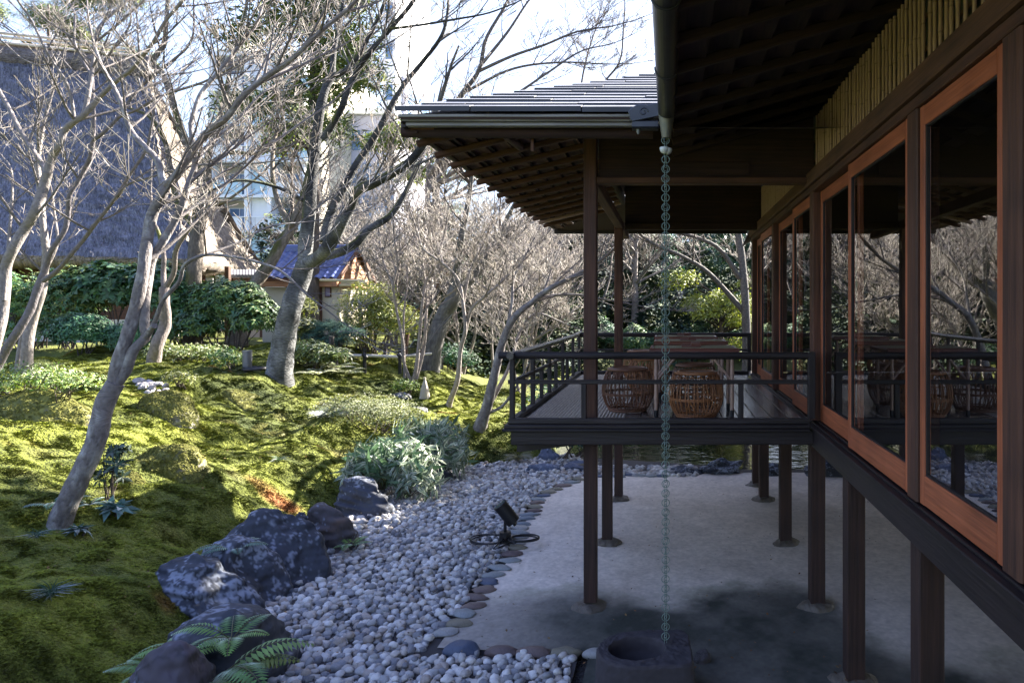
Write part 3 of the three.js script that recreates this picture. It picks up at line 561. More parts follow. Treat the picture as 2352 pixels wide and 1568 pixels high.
// ------------------------------------------------------------------ tables and stools on the deck
function table(label, x, d) {
  const F = E - 1.004, o = thing('bamboo_table', label, 'table', V(x, F, d), 'bamboo tables in a row on the deck');
  const b = (name, fn, mat, l) => { const g = new G(); fn(g); return mesh(name, g.geo(), mat, o, l); };
  b('tabletop', g => { g.prism(new THREE.Vector3(-.405, .615, .26), new THREE.Vector3(.405, .615, .26), .04, .042, .012); g.prism(new THREE.Vector3(-.405, .615, -.26), new THREE.Vector3(.405, .615, -.26), .04, .042, .012); g.prism(new THREE.Vector3(-.385, .615, -.24), new THREE.Vector3(-.385, .615, .24), .04, .04, .01); g.prism(new THREE.Vector3(.385, .615, -.24), new THREE.Vector3(.385, .615, .24), .04, .04, .01); }, M.caneTop);
  b('woven_mat', g => g.face([[-.364, .636, .239], [.364, .636, .239], [.364, .636, -.239], [-.364, .636, -.239]].map(p => new THREE.Vector3(...p)), [[0, 0], [3, 0], [3, 2], [0, 2]]), M.mat);
  for (const sx of [-1, 1]) for (const sz of [-1, 1]) {
    b('leg', g => { const p = []; for (let k = 0; k <= 12; k++) p.push(new THREE.Vector3(sx * .345, .065 + .53 * k / 12, sz * .215)); g.tube(p, p.map((_, k) => .0165 + (k % 5 === 3 ? .003 : 0)), 8, 2, null, true); }, M.bamboo);
    b('foot', g => g.tube([new THREE.Vector3(sx * .345, 0, sz * .215), new THREE.Vector3(sx * .345, .075, sz * .215)], .0185, 8, 1, null, true), M.black);
  }
  for (const sz of [-1, 1]) b('brace', g => { g.tube([new THREE.Vector3(-.35, .33, sz * .2), new THREE.Vector3(-.17, .55, sz * .2)], .012, 7, 2, null, true); g.tube([new THREE.Vector3(.35, .33, sz * .2), new THREE.Vector3(.17, .55, sz * .2)], .012, 7, 2, null, true); g.tube([new THREE.Vector3(-.18, .55, sz * .2), new THREE.Vector3(.18, .55, sz * .2)], .012, 7, 2, null, true); }, M.bamboo);
  b('stretcher', g => { for (const sx of [-1, 1]) g.tube([new THREE.Vector3(sx * .345, .3, -.21), new THREE.Vector3(sx * .345, .3, .21)], .012, 7, 2, null, true); }, M.bamboo);
  const t = thing('wooden_tray', { 0: 'small brown wooden box on the nearest table', 1: 'small brown wooden box on the second table', 2: 'small brown wooden box on the farthest table' }[table.n++], 'box', V(x - .02, F + .637, d));
  const tb = (name, fn) => { const g = new G(); fn(g); mesh(name, g.geo(), M.caneTop, t); };
  tb('base', g => g.prism(new THREE.Vector3(-.09, .006, 0), new THREE.Vector3(.09, .006, 0), .14, .012, .002)); tb('block', g => g.prism(new THREE.Vector3(.0, .026, -.01), new THREE.Vector3(.085, .026, -.01), .1, .028, .003)); tb('side', g => g.prism(new THREE.Vector3(-.085, .022, -.05), new THREE.Vector3(-.005, .022, -.05), .01, .02, .001));
}
table.n = 0;
table('bamboo legged table with a green mat top, nearest to the front railing', .23, 6.53);
table('bamboo legged table with a green mat top, second one from the front', .24, 7.86);
table('bamboo legged table with a green mat top, farthest along the deck', .22, 9.05);
function stool(label, x, d, mat, k = 1) {
  const F = E - 1.004, o = thing('rattan_stool', label, 'stool', V(x, F, d), 'barrel shaped rattan stools'), Hh = .42 * k, q = rngOf(Math.round(d * 100));
  const rad = t => (.168 + .07 * Math.sin(Math.PI * Math.pow(cl(t), .85)) + .025 * t) * k;
  const ringAt = (t, r, tr, name) => { const m = mesh(name, new THREE.TorusGeometry(r, tr, 8, 40), mat, o); m.rotation.x = Math.PI / 2; m.position.y = t * Hh; };
  ringAt(.035, rad(.02), .014, 'base_ring'); ringAt(.965, rad(1) - .004, .013, 'top_ring'); ringAt(.985, rad(1) - .03, .011, 'top_ring');
  for (const t of [.40, .43]) ringAt(t, rad(t) - .004, .006, 'middle_ring'); ringAt(.09, rad(.09), .006, 'base_ring'); ringAt(.7, rad(.7) - .012, .006, 'inner_ring');
  const seat = new G(); for (let j = -8; j <= 8; j++) { const z = j * .022 * k, w = Math.sqrt(Math.max(0, Math.pow(rad(1) - .03, 2) - z * z)); if (w > .02) seat.tube([new THREE.Vector3(-w, Hh * .965, z), new THREE.Vector3(w, Hh * .965, z)], .0105, 6, 1); }
  mesh('seat', seat.geo(), M.rattanDark, o);
  const at = (a, t) => new THREE.Vector3(Math.cos(a) * rad(t), t * Hh, Math.sin(a) * rad(t));
  const n = 18;
  for (let j = 0; j < n; j++) {                       // tall hairpin loops of cane
    const a = j / n * 6.2832 + q() * .03, w = .12, g = new G(), p = [];
    for (let i = 0; i <= 8; i++) p.push(at(a - w * (.75 + .25 * i / 8), .06 + .76 * i / 8)); for (let i = 1; i < 6; i++) p.push(at(a - w + 2 * w * i / 6, .82 + .09 * Math.sin(Math.PI * i / 6))); for (let i = 8; i >= 0; i--) p.push(at(a + w * (.75 + .25 * i / 8), .06 + .76 * i / 8));
    g.tube(p, .0058, 5, 1); mesh('cane_loop', g.geo(), mat, o);
  }
  const g2 = new G();
  for (let j = 0; j < 12; j++) { const a = j / 12 * 6.2832, b = .3, p = []; for (let i = 0; i <= 8; i++) { const t = .08 + .36 * i / 8; p.push(at(a + (j % 2 ? b : -b) * i / 8, t).multiply(new THREE.Vector3(.965, 1, .965))); } g2.tube(p, .0055, 5, 1); }
  mesh('cross_cane', g2.geo(), mat, o);
}
stool('glossy brown rattan stool under the front table, nearest to the railing', .25, 6.42, M.rattan);
stool('dark rattan stool standing alone half on the bamboo strips', -.40, 6.8, M.rattanDark);
stool('rattan stool behind the lone stool, beside the second table', -.24, 8.2, M.rattan);
stool('rattan stool with a pale lit rim at the far end of the deck', -.37, 9.5, M.rattan);
stool('dark rattan stool hidden under the second table', .27, 7.25, M.rattanDark);

// ------------------------------------------------------------------ boulders
rnd = rngOf(41);
const rockCol = (sd, base, lich, lt, moss, brown = 0) => (p, n) => {
  const s = sd * 4.7, k = 3.2;
  let a = fbm3(p.x * 9 + s, p.y * 9, p.z * 9, 5), b = fbm3(p.x * 34 + s, p.y * 34, p.z * 34, 3), e = fbm3(p.x * 2.4 + s, p.y * 6, p.z * 2.4, 4);
  let c = mul3(base, .75 + .9 * (e + .3)); c = mix3(c, [.16, .09, .05], cl(e * 2.2) * brown);
  const mk = fbm3(p.x * 2.6 + s + 9, p.y * 2.6, p.z * 2.6, 3) + n.y * .16, fine = N3(p.x * 70, p.y * 70, p.z * 70); c = mix3(c, lich, cl((a * .6 + b * .75 + fine * .12 + mk * .55 - lt - .06) * 9) * .92); c = mul3(c, 1 - .55 * ss(.035, 0, Math.abs(fbm3(p.x * 3 + s, p.y * 5, p.z * 3 + 4, 4))));
  if (moss) { const m = cl((n.y - 1 + moss + a * .55 + b * .3) * 4); c = mix3(c, mix3([.07, .075, .008], [.17, .165, .025], cl(.5 + b * 1.6 + a)), m); }
  return c;
};
function boulder(label, px, py, base, w, h, dep, o = {}) {
  const d0 = FOC * (E - base) / (py - VY), d = d0 + dep * .42, x = (px - VX) * d / FOC;
  const t = thing(o.name || 'boulder', label, o.cat || 'rock', V(x, base, d), o.group), sd = Math.round(px + py);
  const g = lump(sd, w / 2, h, dep / 2, o.det || 30, o.rough ?? .2, o.cut ?? 7, null), p = g.attributes.position, nn = g.attributes.normal, v = new THREE.Vector3(), n = new THREE.Vector3(), cf = rockCol(sd, o.base || [.026, .031, .046], o.lich || [.21, .235, .30], o.lt ?? .16, o.moss || 0, o.brown || 0), c = new Float32Array(p.count * 3);
  for (let k = 0; k < p.count; k++) {
    v.fromBufferAttribute(p, k); n.fromBufferAttribute(nn, k);
    const cr = (o.strat || .02) * N3(v.x * 2.5 + sd, v.y * 16, v.z * 2.5) + .014 * fbm3(v.x * 9 + sd, v.y * 9, v.z * 9, 5); v.addScaledVector(n, cr); v.y += (o.tilt || 0) * v.x; p.setXYZ(k, v.x, v.y, v.z); c.set(cf(v, n), 3 * k);
  }
  g.computeVertexNormals(); g.setAttribute('color', new THREE.BufferAttribute(c, 3));
  const m = mesh('stone', g, o.mat || M.stoneRaw, t); m.rotation.y = o.yaw || 0;
  if (o.moss) {                                        // moss tufts growing on the upper side
    const N = 4200, im = new THREE.InstancedMesh(MOSS.geometry, MOSS.material, N), q = new THREE.Object3D(), cc = new THREE.Color(); let k = 0;
    for (let tr = 0; tr < 60000 && k < N; tr++) {
      const j = rnd() * p.count | 0; n.fromBufferAttribute(g.attributes.normal, j); v.fromBufferAttribute(p, j);
      const am = n.y - 1 + o.moss + .55 * fbm3(v.x * 6 + sd * 4.7, v.y * 6, v.z * 6, 3); if (am < .05) continue;
      q.position.set(v.x + R(-.012, .012), v.y + R(-.006, .004), v.z + R(-.012, .012)); q.quaternion.setFromUnitVectors(UP, n); q.rotateY(R(0, 6)); q.scale.setScalar(R(.010, .022)); q.updateMatrix(); im.setMatrixAt(k, q.matrix);
      im.setColorAt(k, cc.setRGB(...mul3(mix3([.075, .08, .01], [.18, .175, .035], rnd()), R(.7, 1.3)))); k++;
    }
    im.count = k; im.name = 'moss'; im.userData.kind = 'stuff'; im.castShadow = im.receiveShadow = true; t.add(im);
  }
  return t;
}
boulder('dark blue boulder behind the front ferns, its lower half cut off by the picture edge', 520, 1640, 0, 1.08, .52, .95, { lt: .2, strat: .04 });
boulder('purple grey rock at the very bottom edge below the ferns', 400, 1760, 0, .72, .62, .5, { lt: .3, base: [.06, .05, .065] });
boulder('low slab like blue boulder with a pale lichen top, next to the fern rock', 478, 1432, .05, 1.1, .46, .66, { lt: .05, strat: .05, tilt: -.12 });
boulder('rounded blue grey boulder, second large one from the ferns, grey lichen on top', 540, 1404, .0, .98, .54, .7, { lt: .08 });
boulder('tall dark boulder with white lichen patches beside the pebbles, biggest of the row', 622, 1360, 0, 1.12, .70, .72, { lt: .13 });
boulder('sharp edged brownish boulder with a sloping top, between biggest boulder and bamboo grass', 750, 1276, 0, .82, .58, .6, { lt: .24, brown: .7, base: [.065, .055, .06], cut: 13, strat: .05, tilt: -.12 });
boulder('broad pale topped boulder at the foot of the bamboo grass', 838, 1192, 0, 1.0, .50, .7, { lt: .10, strat: .06, cut: 12, tilt: -.2 });
boulder('small dark rock wedged between the pale boulder and the bamboo grass', 835, 1092, .25, .5, .24, .5, { lt: .2 });
boulder('dark rock half hidden under the bamboo grass', 985, 1120, 0, .7, .55, .6, { lt: .3, brown: .4 });
boulder('small pale stone between two boulders beside the moss', 690, 1214, .38, .16, .16, .16, { lt: .02 });
for (const [l, x, y, w, h, dp, lt] of [['long flat blue rock on the pebbles near the pond', 1250, 1087, .66, .13, .3, .2], ['smooth blue rock on the pebbles behind the front deck post', 1330, 1084, .6, .17, .35, .25], ['pale blue rock where the pebbles meet the moss beside the pond', 1262, 1062, .4, .24, .3, .08]])
  boulder(l, x, y, 0, w, h, dp, { lt, base: [.07, .085, .13], rough: .25 });
boulder('craggy dark rock with pale lichen at the pond edge, under the middle of the deck', 1655, 1091, 0, .8, .21, .4, { lt: .02, cut: 12, tilt: .08, strat: .05, rough: .5 });
boulder('low dark rock ridge at the pond edge, left of the craggy rock', 1575, 1092, 0, .62, .13, .3, { lt: .1 });
boulder('dark rock at the pond edge between the far wall posts', 1770, 1094, 0, .6, .16, .4, { lt: .12 });
boulder('craggy dark rock at the pond edge beneath the glass wall', 1905, 1098, 0, .9, .24, .5, { lt: .1 });
boulder('round mossy boulder on the far bank, behind the deck railing corner', 1110, 832, .62, 1.5, .95, 1.1, { moss: .75, base: [.16, .15, .12], lt: .4, rough: .3 });
boulder('cracked blue rock below the round mossy boulder', 1090, 858, .5, .8, .24, .5, { base: [.14, .18, .27], lt: .2, cut: 12 });
boulder('dark blue rock behind the leaning pale tree at the pond bank', 1135, 915, .42, .8, .22, .5, { base: [.05, .07, .12], lt: .3 });
boulder('grey blue rock behind the bamboo barrier rail', 855, 838, 1.15, .55, .3, .4, { base: [.09, .11, .17], lt: .25 });
boulder('small stone below the stone basin on the court', 1612, 1528, 0, .15, .1, .14, { base: [.06, .05, .05], lt: .4 });
for (const [l, x, y, w, h, dp] of [['flat stepping stone with pale lichen, lower of the two on the moss path', 968, 980, .62, .10, .42], ['flat stepping stone, upper of the two on the moss path', 950, 950, .56, .12, .4], ['low dark stone above the stepping stones beside a fern', 915, 915, .5, .12, .3]]) {
  const p = hit(x, y); boulder(l, x, y, p.y - .04, w, h, dp, { name: 'stepping_stone', cat: 'stone', base: [.075, .075, .075], lt: .12, rough: .2, cut: 8 });
}
for (const [l, x, y, w, h, dp, ms, lt] of [['big moss covered boulder under the leafy shrub, pale rock showing at its end', 70, 1010, 1.5, .5, .9, .95, .4], ['moss covered boulder with a bare white flank, behind the young maple', 372, 1000, 1.0, .55, .7, .85, .12],
  ['long moss covered boulder below the cherry tree', 535, 950, 1.15, .34, .7, .98, .4], ['low moss covered boulder right of the bare white flanked one', 495, 1022, .8, .34, .6, 1.0, .5], ['moss covered boulder with a dark hollow, lowest on the sunny slope', 595, 1018, .75, .30, .6, .98, .4], ['round moss covered boulder in the shade right of the leafy sapling', 385, 1125, .85, .44, .7, .9, .5], ['small mossy stone at the foot of the leafy sapling', 290, 1140, .32, .22, .3, .7, .4]]) {
  const p = hit(x, y); boulder(l, x, y, p.y - .06, w, h, dp, { name: 'mossy_boulder', moss: ms, base: [.12, .11, .085], lich: [.40, .38, .34], lt, rough: .22, cut: 4, det: 26 });
}
{ // broken pale stones on the slope
  const base = hit(345, 905), o = thing('stone_heap', 'line of broken pale stones on the moss behind the young maple', 'stones', base);
  for (let k = 0; k < 26; k++) { const q = hit(R(312, 372) + k * 1.6, R(872, 888) + k * 1.7); const m = mesh('broken_stone', lump(k % 5 + 200, .075, .06, .055, 2, .5, 8, () => mul3([.34, .31, .30], R(.6, 1.3))), M.stoneDark, o); m.position.copy(q.sub(base)); m.rotation.set(R(0, 3), R(0, 6), R(0, 3)); m.scale.setScalar(R(.6, 1.35)); }
}
// ------------------------------------------------------------------ spotlight, path lights, small fittings
{
  const b = P(1160, 1247, 7.9); b.y = .05; const o = thing('garden_spotlight', 'black cylindrical garden spotlight tilted on a stubby base with its cable coiled on the pebbles', 'spotlight', b);
  const cy = (n, r1, r2, h, y) => { const m = mesh(n, new THREE.CylinderGeometry(r1, r2, h, 20), M.black, o); m.position.y = y; return m; };
  cy('base', .063, .07, .1, .06); cy('base_plate', .08, .085, .02, .01); cy('stem', .018, .018, .14, .17);
  const head = part('lamp_head', o); head.position.set(.02, .315, .0); head.rotation.set(.15, 0, .62);
  const hm = (n, g, m = M.black) => { const q = mesh(n, g, m, head); return q; };
  hm('housing', new THREE.CylinderGeometry(.078, .078, .25, 24, 1, false)); hm('rim', new THREE.TorusGeometry(.078, .007, 8, 24)).rotation.x = Math.PI / 2; head.children[1].position.y = .125; hm('lens', new THREE.CylinderGeometry(.07, .07, .006, 20), std({ color: col(.05, .06, .07), roughness: .1 })).position.y = .13; hm('bracket', new THREE.BoxGeometry(.03, .09, .06)).position.set(.0, -.12, .0);
  const g = new G(), coil = (cx, cz, rx, rz, n, ph) => { const p = []; for (let k = 0; k <= n * 24; k++) { const a = ph + k / 24 * 6.2832, w = 1 + .1 * Math.sin(k * .21) + R(-.012, .012); p.push(new THREE.Vector3(cx + Math.cos(a) * rx * w, .035 + .006 * Math.sin(k * .4) + k * .0004, cz + Math.sin(a) * rz * w)); } return p; };
  g.tube(coil(-.16, .06, .2, .15, 2, 0), .0085, 6, 1); g.tube(coil(.22, .05, .16, .12, 3, 2), .0085, 6, 1); g.tube(spline([[0, .05, .06], [-.03, .04, .2], [-.05, .02, .32], [.1, .03, .12]].map(a => new THREE.Vector3(...a)), 20), .0085, 6, 1);
  mesh('cable', g.geo(), M.black, o);
}
{
  const b = hit(567, 852), o = thing('path_light', 'grey cylindrical path light with coiled black cable beside the cherry tree', 'path light', b);
  const met = std({ color: col(.16, .165, .18), roughness: .4, metalness: .6 });
  const m = mesh('housing', new THREE.CylinderGeometry(.078, .078, .32, 24), met, o); m.position.y = .2; const t = mesh('cap', new THREE.CylinderGeometry(.082, .082, .014, 24), met, o); t.position.y = .368; const f = mesh('foot', new THREE.CylinderGeometry(.06, .06, .07, 16), M.black, o); f.position.y = .02;
  const g = new G(), p = []; for (let k = 0; k <= 110; k++) { const a = k * .27, w = 1 + .15 * Math.sin(k * .3); p.push(new THREE.Vector3(.16 + Math.cos(a) * .2 * w, .035 + k * .0004, .07 + Math.sin(a) * .13 * w)); } g.tube(p, .01, 6, 1); mesh('cable', g.geo(), M.black, o);
}
{
  const b = hit(1011, 846), o = thing('white_marker', 'small white box light standing beside the dark leaning trunk', 'light', b); const g = new G();
  g.prism(new THREE.Vector3(0, 0, 0), new THREE.Vector3(0, .3, 0), .09, .08, .008); mesh('box', g.geo(), M.shoji, o); const h = new G(); h.prism(new THREE.Vector3(.05, 0, 0), new THREE.Vector3(.05, .3, 0), .02, .09, .002); mesh('side', h.geo(), M.black, o);
}
{
  const b = hit(975, 915), o = thing('straw_cone', 'small pale straw cone standing on the moss above the stepping stones', 'straw cone', b), n = 26;
  const st = std({ color: col(.34, .31, .26), roughness: .9 });
  for (let k = 0; k < n; k++) { const a = k / n * 6.283, g = new G(); g.tube([new THREE.Vector3(Math.cos(a) * .095, 0, Math.sin(a) * .095), new THREE.Vector3(Math.cos(a) * .06, .2, Math.sin(a) * .06), new THREE.Vector3(Math.cos(a) * .012, .36, Math.sin(a) * .012)], .012, 5, 1); mesh('straw', g.geo(), st, o); }
  const t = new G(); t.tube([new THREE.Vector3(0, .3, 0), new THREE.Vector3(0, .42, 0)], .024, 8, 1, null, true); mesh('tie', t.geo(), st, o);
}
{ // bamboo barrier
  const a = hit(798, 838), o = thing('bamboo_barrier', 'low barrier of one pale bamboo rail tied to three short dark posts', 'barrier', a), d = -a.z, pale = std({ color: col(.5, .47, .40), roughness: .5 });
  const at = (px, py, dd) => P(px, py, dd).sub(a);
  const g = new G(); g.tube([at(795, 816, d), at(860, 817, d + .15), at(925, 820, d + .3)], .035, 9, 1, null, true); mesh('rail', g.geo(), pale, o);
  const g2 = new G(); g2.tube([at(925, 818, d + .35), at(990, 812, d + .9)], .03, 8, 1, null, true); mesh('rail', g2.geo(), pale, o);
  for (const px of [800, 837, 918]) { const q = new G(); q.tube([at(px, 858, d + .1), at(px, 800, d + .1)], .04, 8, 1, null, true); mesh('post', q.geo(), M.black, o); const r = new G(); r.tube([at(px - 4, 812, d + .04), at(px + 4, 822, d + .04)], .045, 7, 1, null, true); mesh('rope_tie', r.geo(), M.black, o); }
  for (const [px, py, hh] of [[760, 800, .55], [770, 815, .3], [783, 790, .5]]) { const q = hit(px, py + 30), s = thing('wooden_stake', { 760: 'thick dark wooden stake left of the bamboo barrier', 770: 'short dark stake next to the thick one', 783: 'leaning dark stake beside the bamboo barrier' }[px], 'stake', q); const w = new G(); w.tube([new THREE.Vector3(0, -.1, 0), new THREE.Vector3(px === 783 ? -.06 : 0, hh * .6, 0), new THREE.Vector3(px === 783 ? -.14 : .01, hh, 0)], .055, 9, 2, () => [.5, .5, .5], true); mesh('stake', w.geo(), M.darkBark, s); }
}
// ------------------------------------------------------------------ plants
const pick = a => a[rnd() * a.length | 0];
const G1 = [[.03, .10, .03], [.045, .15, .04], [.07, .18, .035], [.04, .14, .07]], G2 = [[.09, .17, .018], [.15, .24, .02], [.06, .13, .02], [.21, .26, .03]], G3 = [[.10, .13, .012], [.16, .18, .018], [.07, .10, .012], [.21, .21, .03]], BL = [[.015, .05, .05], [.02, .07, .06], [.03, .085, .055]];
function shrub(name, label, cat, base, blobs, o = {}) {   // blobs: [dx, h, dz, rx, ry, rz]
  const t = thing(name, label, cat, base, o.group), st = new G(), lf = new G(), n = o.n || 1500, L = o.leaf || .07, pal = o.pal || G2, vol = blobs.map(b => b[3] * b[4] * b[5]), tot = vol.reduce((a, b) => a + b, 0), big = []; let cnt = 0;
  blobs.forEach((b, bi) => {
    const k = Math.max(10, Math.round(n * vol[bi] / tot)), c = new THREE.Vector3(b[0], b[1], b[2]);
    for (let s = 0; s < (o.stems ?? 5); s++) { const e = c.clone().add(new THREE.Vector3(R(-.6, .6) * b[3], R(-.3, .6) * b[4], R(-.6, .6) * b[5])), f = o.th ? new THREE.Vector3((o.lean || 0) * b[1] / o.th, Math.min(o.th * .95, b[1] * .86), 0) : new THREE.Vector3(b[0] * .45 + R(-.3, .3) * b[3], -.05, b[2] * .45 + R(-.3, .3) * b[5]); st.tube(spline([f, f.clone().lerp(e, .5).add(new THREE.Vector3(R(-.08, .08), .05, R(-.08, .08))), e], 5), t2 => lerp(o.sr || .016, .004, t2), 5, 2, () => o.stemCol || [.6, .5, .42]); }
    for (let i = 0; i < k; i++) {
      const dir = rv(); if (dir.y < -.5) dir.y *= -.6; const sh = 1 + .28 * fbm3(dir.x * 2.2 + bi * 3.3, dir.y * 2.2, dir.z * 2.2, 3), r = sh * (o.shell ? Math.pow(rnd(), o.shell) : Math.pow(rnd(), .4));
      const p = c.clone().add(new THREE.Vector3(dir.x * b[3] * r, dir.y * b[4] * r, dir.z * b[5] * r)); if (p.y < .01) p.y = R(.01, .08);
      const whorl = o.whorl || 1, ax = dir.clone().multiplyScalar(o.out ?? .7).add(new THREE.Vector3(R(-.4, .4), o.up ?? .4, R(-.4, .4))).normalize(), ph = R(0, 6.28);
      const s1 = new THREE.Vector3().crossVectors(ax, rv()).normalize(), s2 = new THREE.Vector3().crossVectors(ax, s1), dk = lerp(.45, 1, cl(r)), c0 = pick(pal);
      for (let w = 0; w < whorl; w++) {
        const a = ph + w / whorl * 6.283, side = s1.clone().multiplyScalar(Math.cos(a)).addScaledVector(s2, Math.sin(a)), ld = side.multiplyScalar(whorl > 1 ? 1 : .9).addScaledVector(ax, whorl > 1 ? R(-.1, .45) : R(.1, .8)).normalize(), l = L * R(.65, 1.3), cc = mul3(mix3(c0, pick(pal), .4), R(.7, 1.35));
        if (o.big && r > .86 && dir.z > -.1 && big.length < o.big) big.push([p, ld, l * 1.25, cc, ax]); else lf.leaf(p, ld, ax, l, l * (o.asp || .42), cc, R(.05, .3), o.edge && rnd() < .9 ? o.edge : null);
      }
    }
  });
  if (st.count) mesh('stem', st.geo(), o.bark || M.maple, t);
  const m = mesh('foliage', lf.geo(), o.mat || M.veg, t); m.userData.kind = 'stuff';
  for (const [p, d, l, c, ax] of big) { const g = new G(); g.leaf(new THREE.Vector3(), d, ax, l, l * (o.asp || .42), c, .12); mesh('leaf', g.geo(), o.mat || M.veg, t).position.copy(p); }
  return t;
}
const gAt = (px, d) => { const x = (px - VX) * d / FOC; return V(x, H(x, d), d); };
const onG = (px, py) => hit(px, py);
// long evergreen hedge of separate shrubs below the thatched roof
const hedge = [
  ['broad dark green shrub at the far left end under the thatched eave', 70, 800, [[-.5, 1.1, 0, 1.0, .72, .7], [.5, 1.0, -.2, .95, .7, .6], [0, .4, .2, 1.1, .4, .5]], [...G1, ...G2], .085],
  ['yellowish green shrub behind the pale left tree, under the thatched eave', 150, 800, [[0, 1.2, -.2, .9, .75, .7], [.2, .5, .1, .8, .45, .5]], [...G1, ...G3], .075],
  ['large leaved glossy shrub with pale round leaves, right of the pale left tree', 262, 798, [[-.3, 1.35, -.2, 1.0, .62, .6], [.75, 1.3, -.3, .95, .68, .6], [1.3, .9, -.3, .6, .7, .5]], [[.03, .10, .02], [.05, .13, .025], [.018, .07, .02], [.09, .16, .04]], .15],
  ['low dark shrub in front of the hedge, left of the young maple', 205, 812, [[0, .45, .2, .65, .42, .4]], G1, .08],
  ['dark green shrub right behind the forked young maple stem', 400, 800, [[-.2, 1.12, -.3, .75, .6, .5], [.55, 1.05, -.3, .75, .55, .5], [.2, .5, 0, .8, .45, .45]], [...G1, ...G2], .075],
  ['glossy long leaved shrub at the right hedge end by the leaning trunk', 520, 800, [[-.1, 1.05, -.2, .95, .62, .6], [.72, .72, .1, .55, .55, .45], [-.5, .6, .2, .6, .45, .4]], [[.03, .10, .012], [.07, .14, .012], [.018, .08, .03], [.12, .18, .015]], .12],
  ['small dark bushy shrub at the foot of the hedge', 300, 812, [[0, .38, .1, .5, .36, .35]], G1, .07]];
hedge.forEach((h, k) => shrub('evergreen_shrub', h[0], 'shrub', gAt(h[1], h[2] > 805 ? 14.8 : 15.8), h[3], { n: k === 2 ? 1300 : 2000, leaf: h[5], pal: h[4], whorl: k === 3 || k === 6 ? 3 : 5, asp: k === 2 ? .55 : .36, mat: M.gloss, big: k === 2 ? 240 : k === 5 ? 120 : 0, stems: 7, stemCol: [.35, .3, .26], shell: .3 }));
shrub('leafy_shrub', 'loose leafy shrub with fine light green leaves on the mossy boulder at the left edge', 'shrub', onG(90, 938), [[-.1, .34, 0, .6, .22, .4], [.45, .3, .05, .4, .15, .3], [-.55, .25, .1, .3, .15, .25]], { n: 2200, leaf: .045, pal: G2, asp: .4, stems: 10, sr: .009 });
shrub('azalea_bush', 'wide low bush of small pale grey green leaves above the bamboo grass', 'bush', onG(850, 985), [[-.1, .28, 0, .95, .34, .6], [.5, .2, .1, .6, .26, .45], [-.55, .25, -.2, .5, .3, .4]], { n: 6500, leaf: .036, pal: [[.10, .13, .03], [.17, .19, .06], [.07, .10, .03], [.24, .25, .11]], asp: .45, stems: 12, sr: .008 });
shrub('nandina_bush', 'tall yellow green bamboo like bush beside the beige garden wall', 'bush', onG(848, 812), [[-.1, 1.0, -.3, .8, .75, .6], [.5, .7, -.2, .65, .6, .5], [-.35, .45, 0, .55, .5, .4]], { n: 11000, leaf: .10, pal: [[.26, .29, .018], [.36, .36, .03], [.18, .23, .018]], asp: .24, up: .9, stems: 12 });
shrub('pine_bush', 'flat topped dark blue green clipped pine in front of the beige wall', 'bush', onG(765, 815), [[-.1, .62, 0, .5, .2, .4], [.35, .5, .1, .45, .18, .35], [-.35, .42, .15, .3, .15, .3], [.1, .32, .2, .5, .16, .3]], { n: 2600, leaf: .06, pal: [[.012, .055, .04], [.02, .075, .05], [.03, .085, .045]], asp: .16, whorl: 4, up: .8, mat: M.needle });
shrub('leafy_plant', 'yellow green large leaved plant just right of the cherry trunk', 'plant', onG(695, 800), [[0, .95, 0, .3, .2, .3], [.05, .45, .1, .42, .24, .35]], { n: 260, leaf: .16, pal: G3, whorl: 6, asp: .28, stems: 4 });
shrub('leafy_plant', 'spreading light green plant at the foot of the cherry tree', 'plant', onG(705, 840), [[0, .25, 0, .62, .26, .4], [.5, .2, .1, .4, .2, .3]], { n: 700, leaf: .12, pal: [...G3, ...G2], whorl: 5, asp: .22, stems: 5, up: .7 });
shrub('undergrowth_plant', 'patch of low bright plants at the foot of the mossy trunk', 'plant', onG(450, 832), [[0, .18, 0, .75, .2, .35], [-.6, .2, .1, .4, .22, .3]], { n: 1500, leaf: .09, pal: [...G3, ...G2], asp: .25, up: .8, stems: 6, sr: .008 });
shrub('undergrowth_plant', 'bluish green low plant left of the path light', 'plant', onG(520, 848), [[0, .2, 0, .35, .2, .25]], { n: 500, leaf: .08, pal: [...G1, ...G2], asp: .3, stems: 4 });
shrub('small_shrub', 'small dark leaved shrub right of the dark leaning trunk', 'shrub', onG(1035, 850), [[0, .35, 0, .5, .4, .4], [.4, .25, .1, .4, .3, .3]], { n: 1700, leaf: .07, pal: [...G1, ...BL], asp: .35 });
shrub('small_shrub', 'small leafy shrub above the stepping stones', 'shrub', onG(928, 905), [[0, .16, 0, .3, .16, .22]], { n: 420, leaf: .055, pal: G2, asp: .4 });
shrub('small_shrub', 'little bright plant on the moss right of the broken stones', 'plant', onG(412, 890), [[0, .14, 0, .25, .12, .2]], { n: 300, leaf: .07, pal: G3, asp: .3 });
shrub('small_shrub', 'bluish shrub tucked under the left front corner of the deck', 'shrub', V(-1.75, .12, 12.2), [[0, .3, 0, .35, .3, .3], [.3, .2, -.1, .3, .2, .2]], { n: 1100, leaf: .07, pal: BL, asp: .4 });
shrub('small_shrub', 'dark green shrub on the bank behind the deck railing', 'shrub', V(-2.5, .4, 14.4), [[0, .3, 0, .55, .4, .4], [.4, .2, .2, .4, .3, .3]], { n: 1500, leaf: .07, pal: [...G1, ...BL], asp: .4 });
shrub('round_shrub', 'round green clump between the pond rocks under the deck', 'plant', V(.86, .03, 11.55), [[0, .06, 0, .14, .08, .1]], { n: 260, leaf: .035, pal: [[.02, .08, .03], [.04, .1, .03]], asp: .4, stems: 2 });
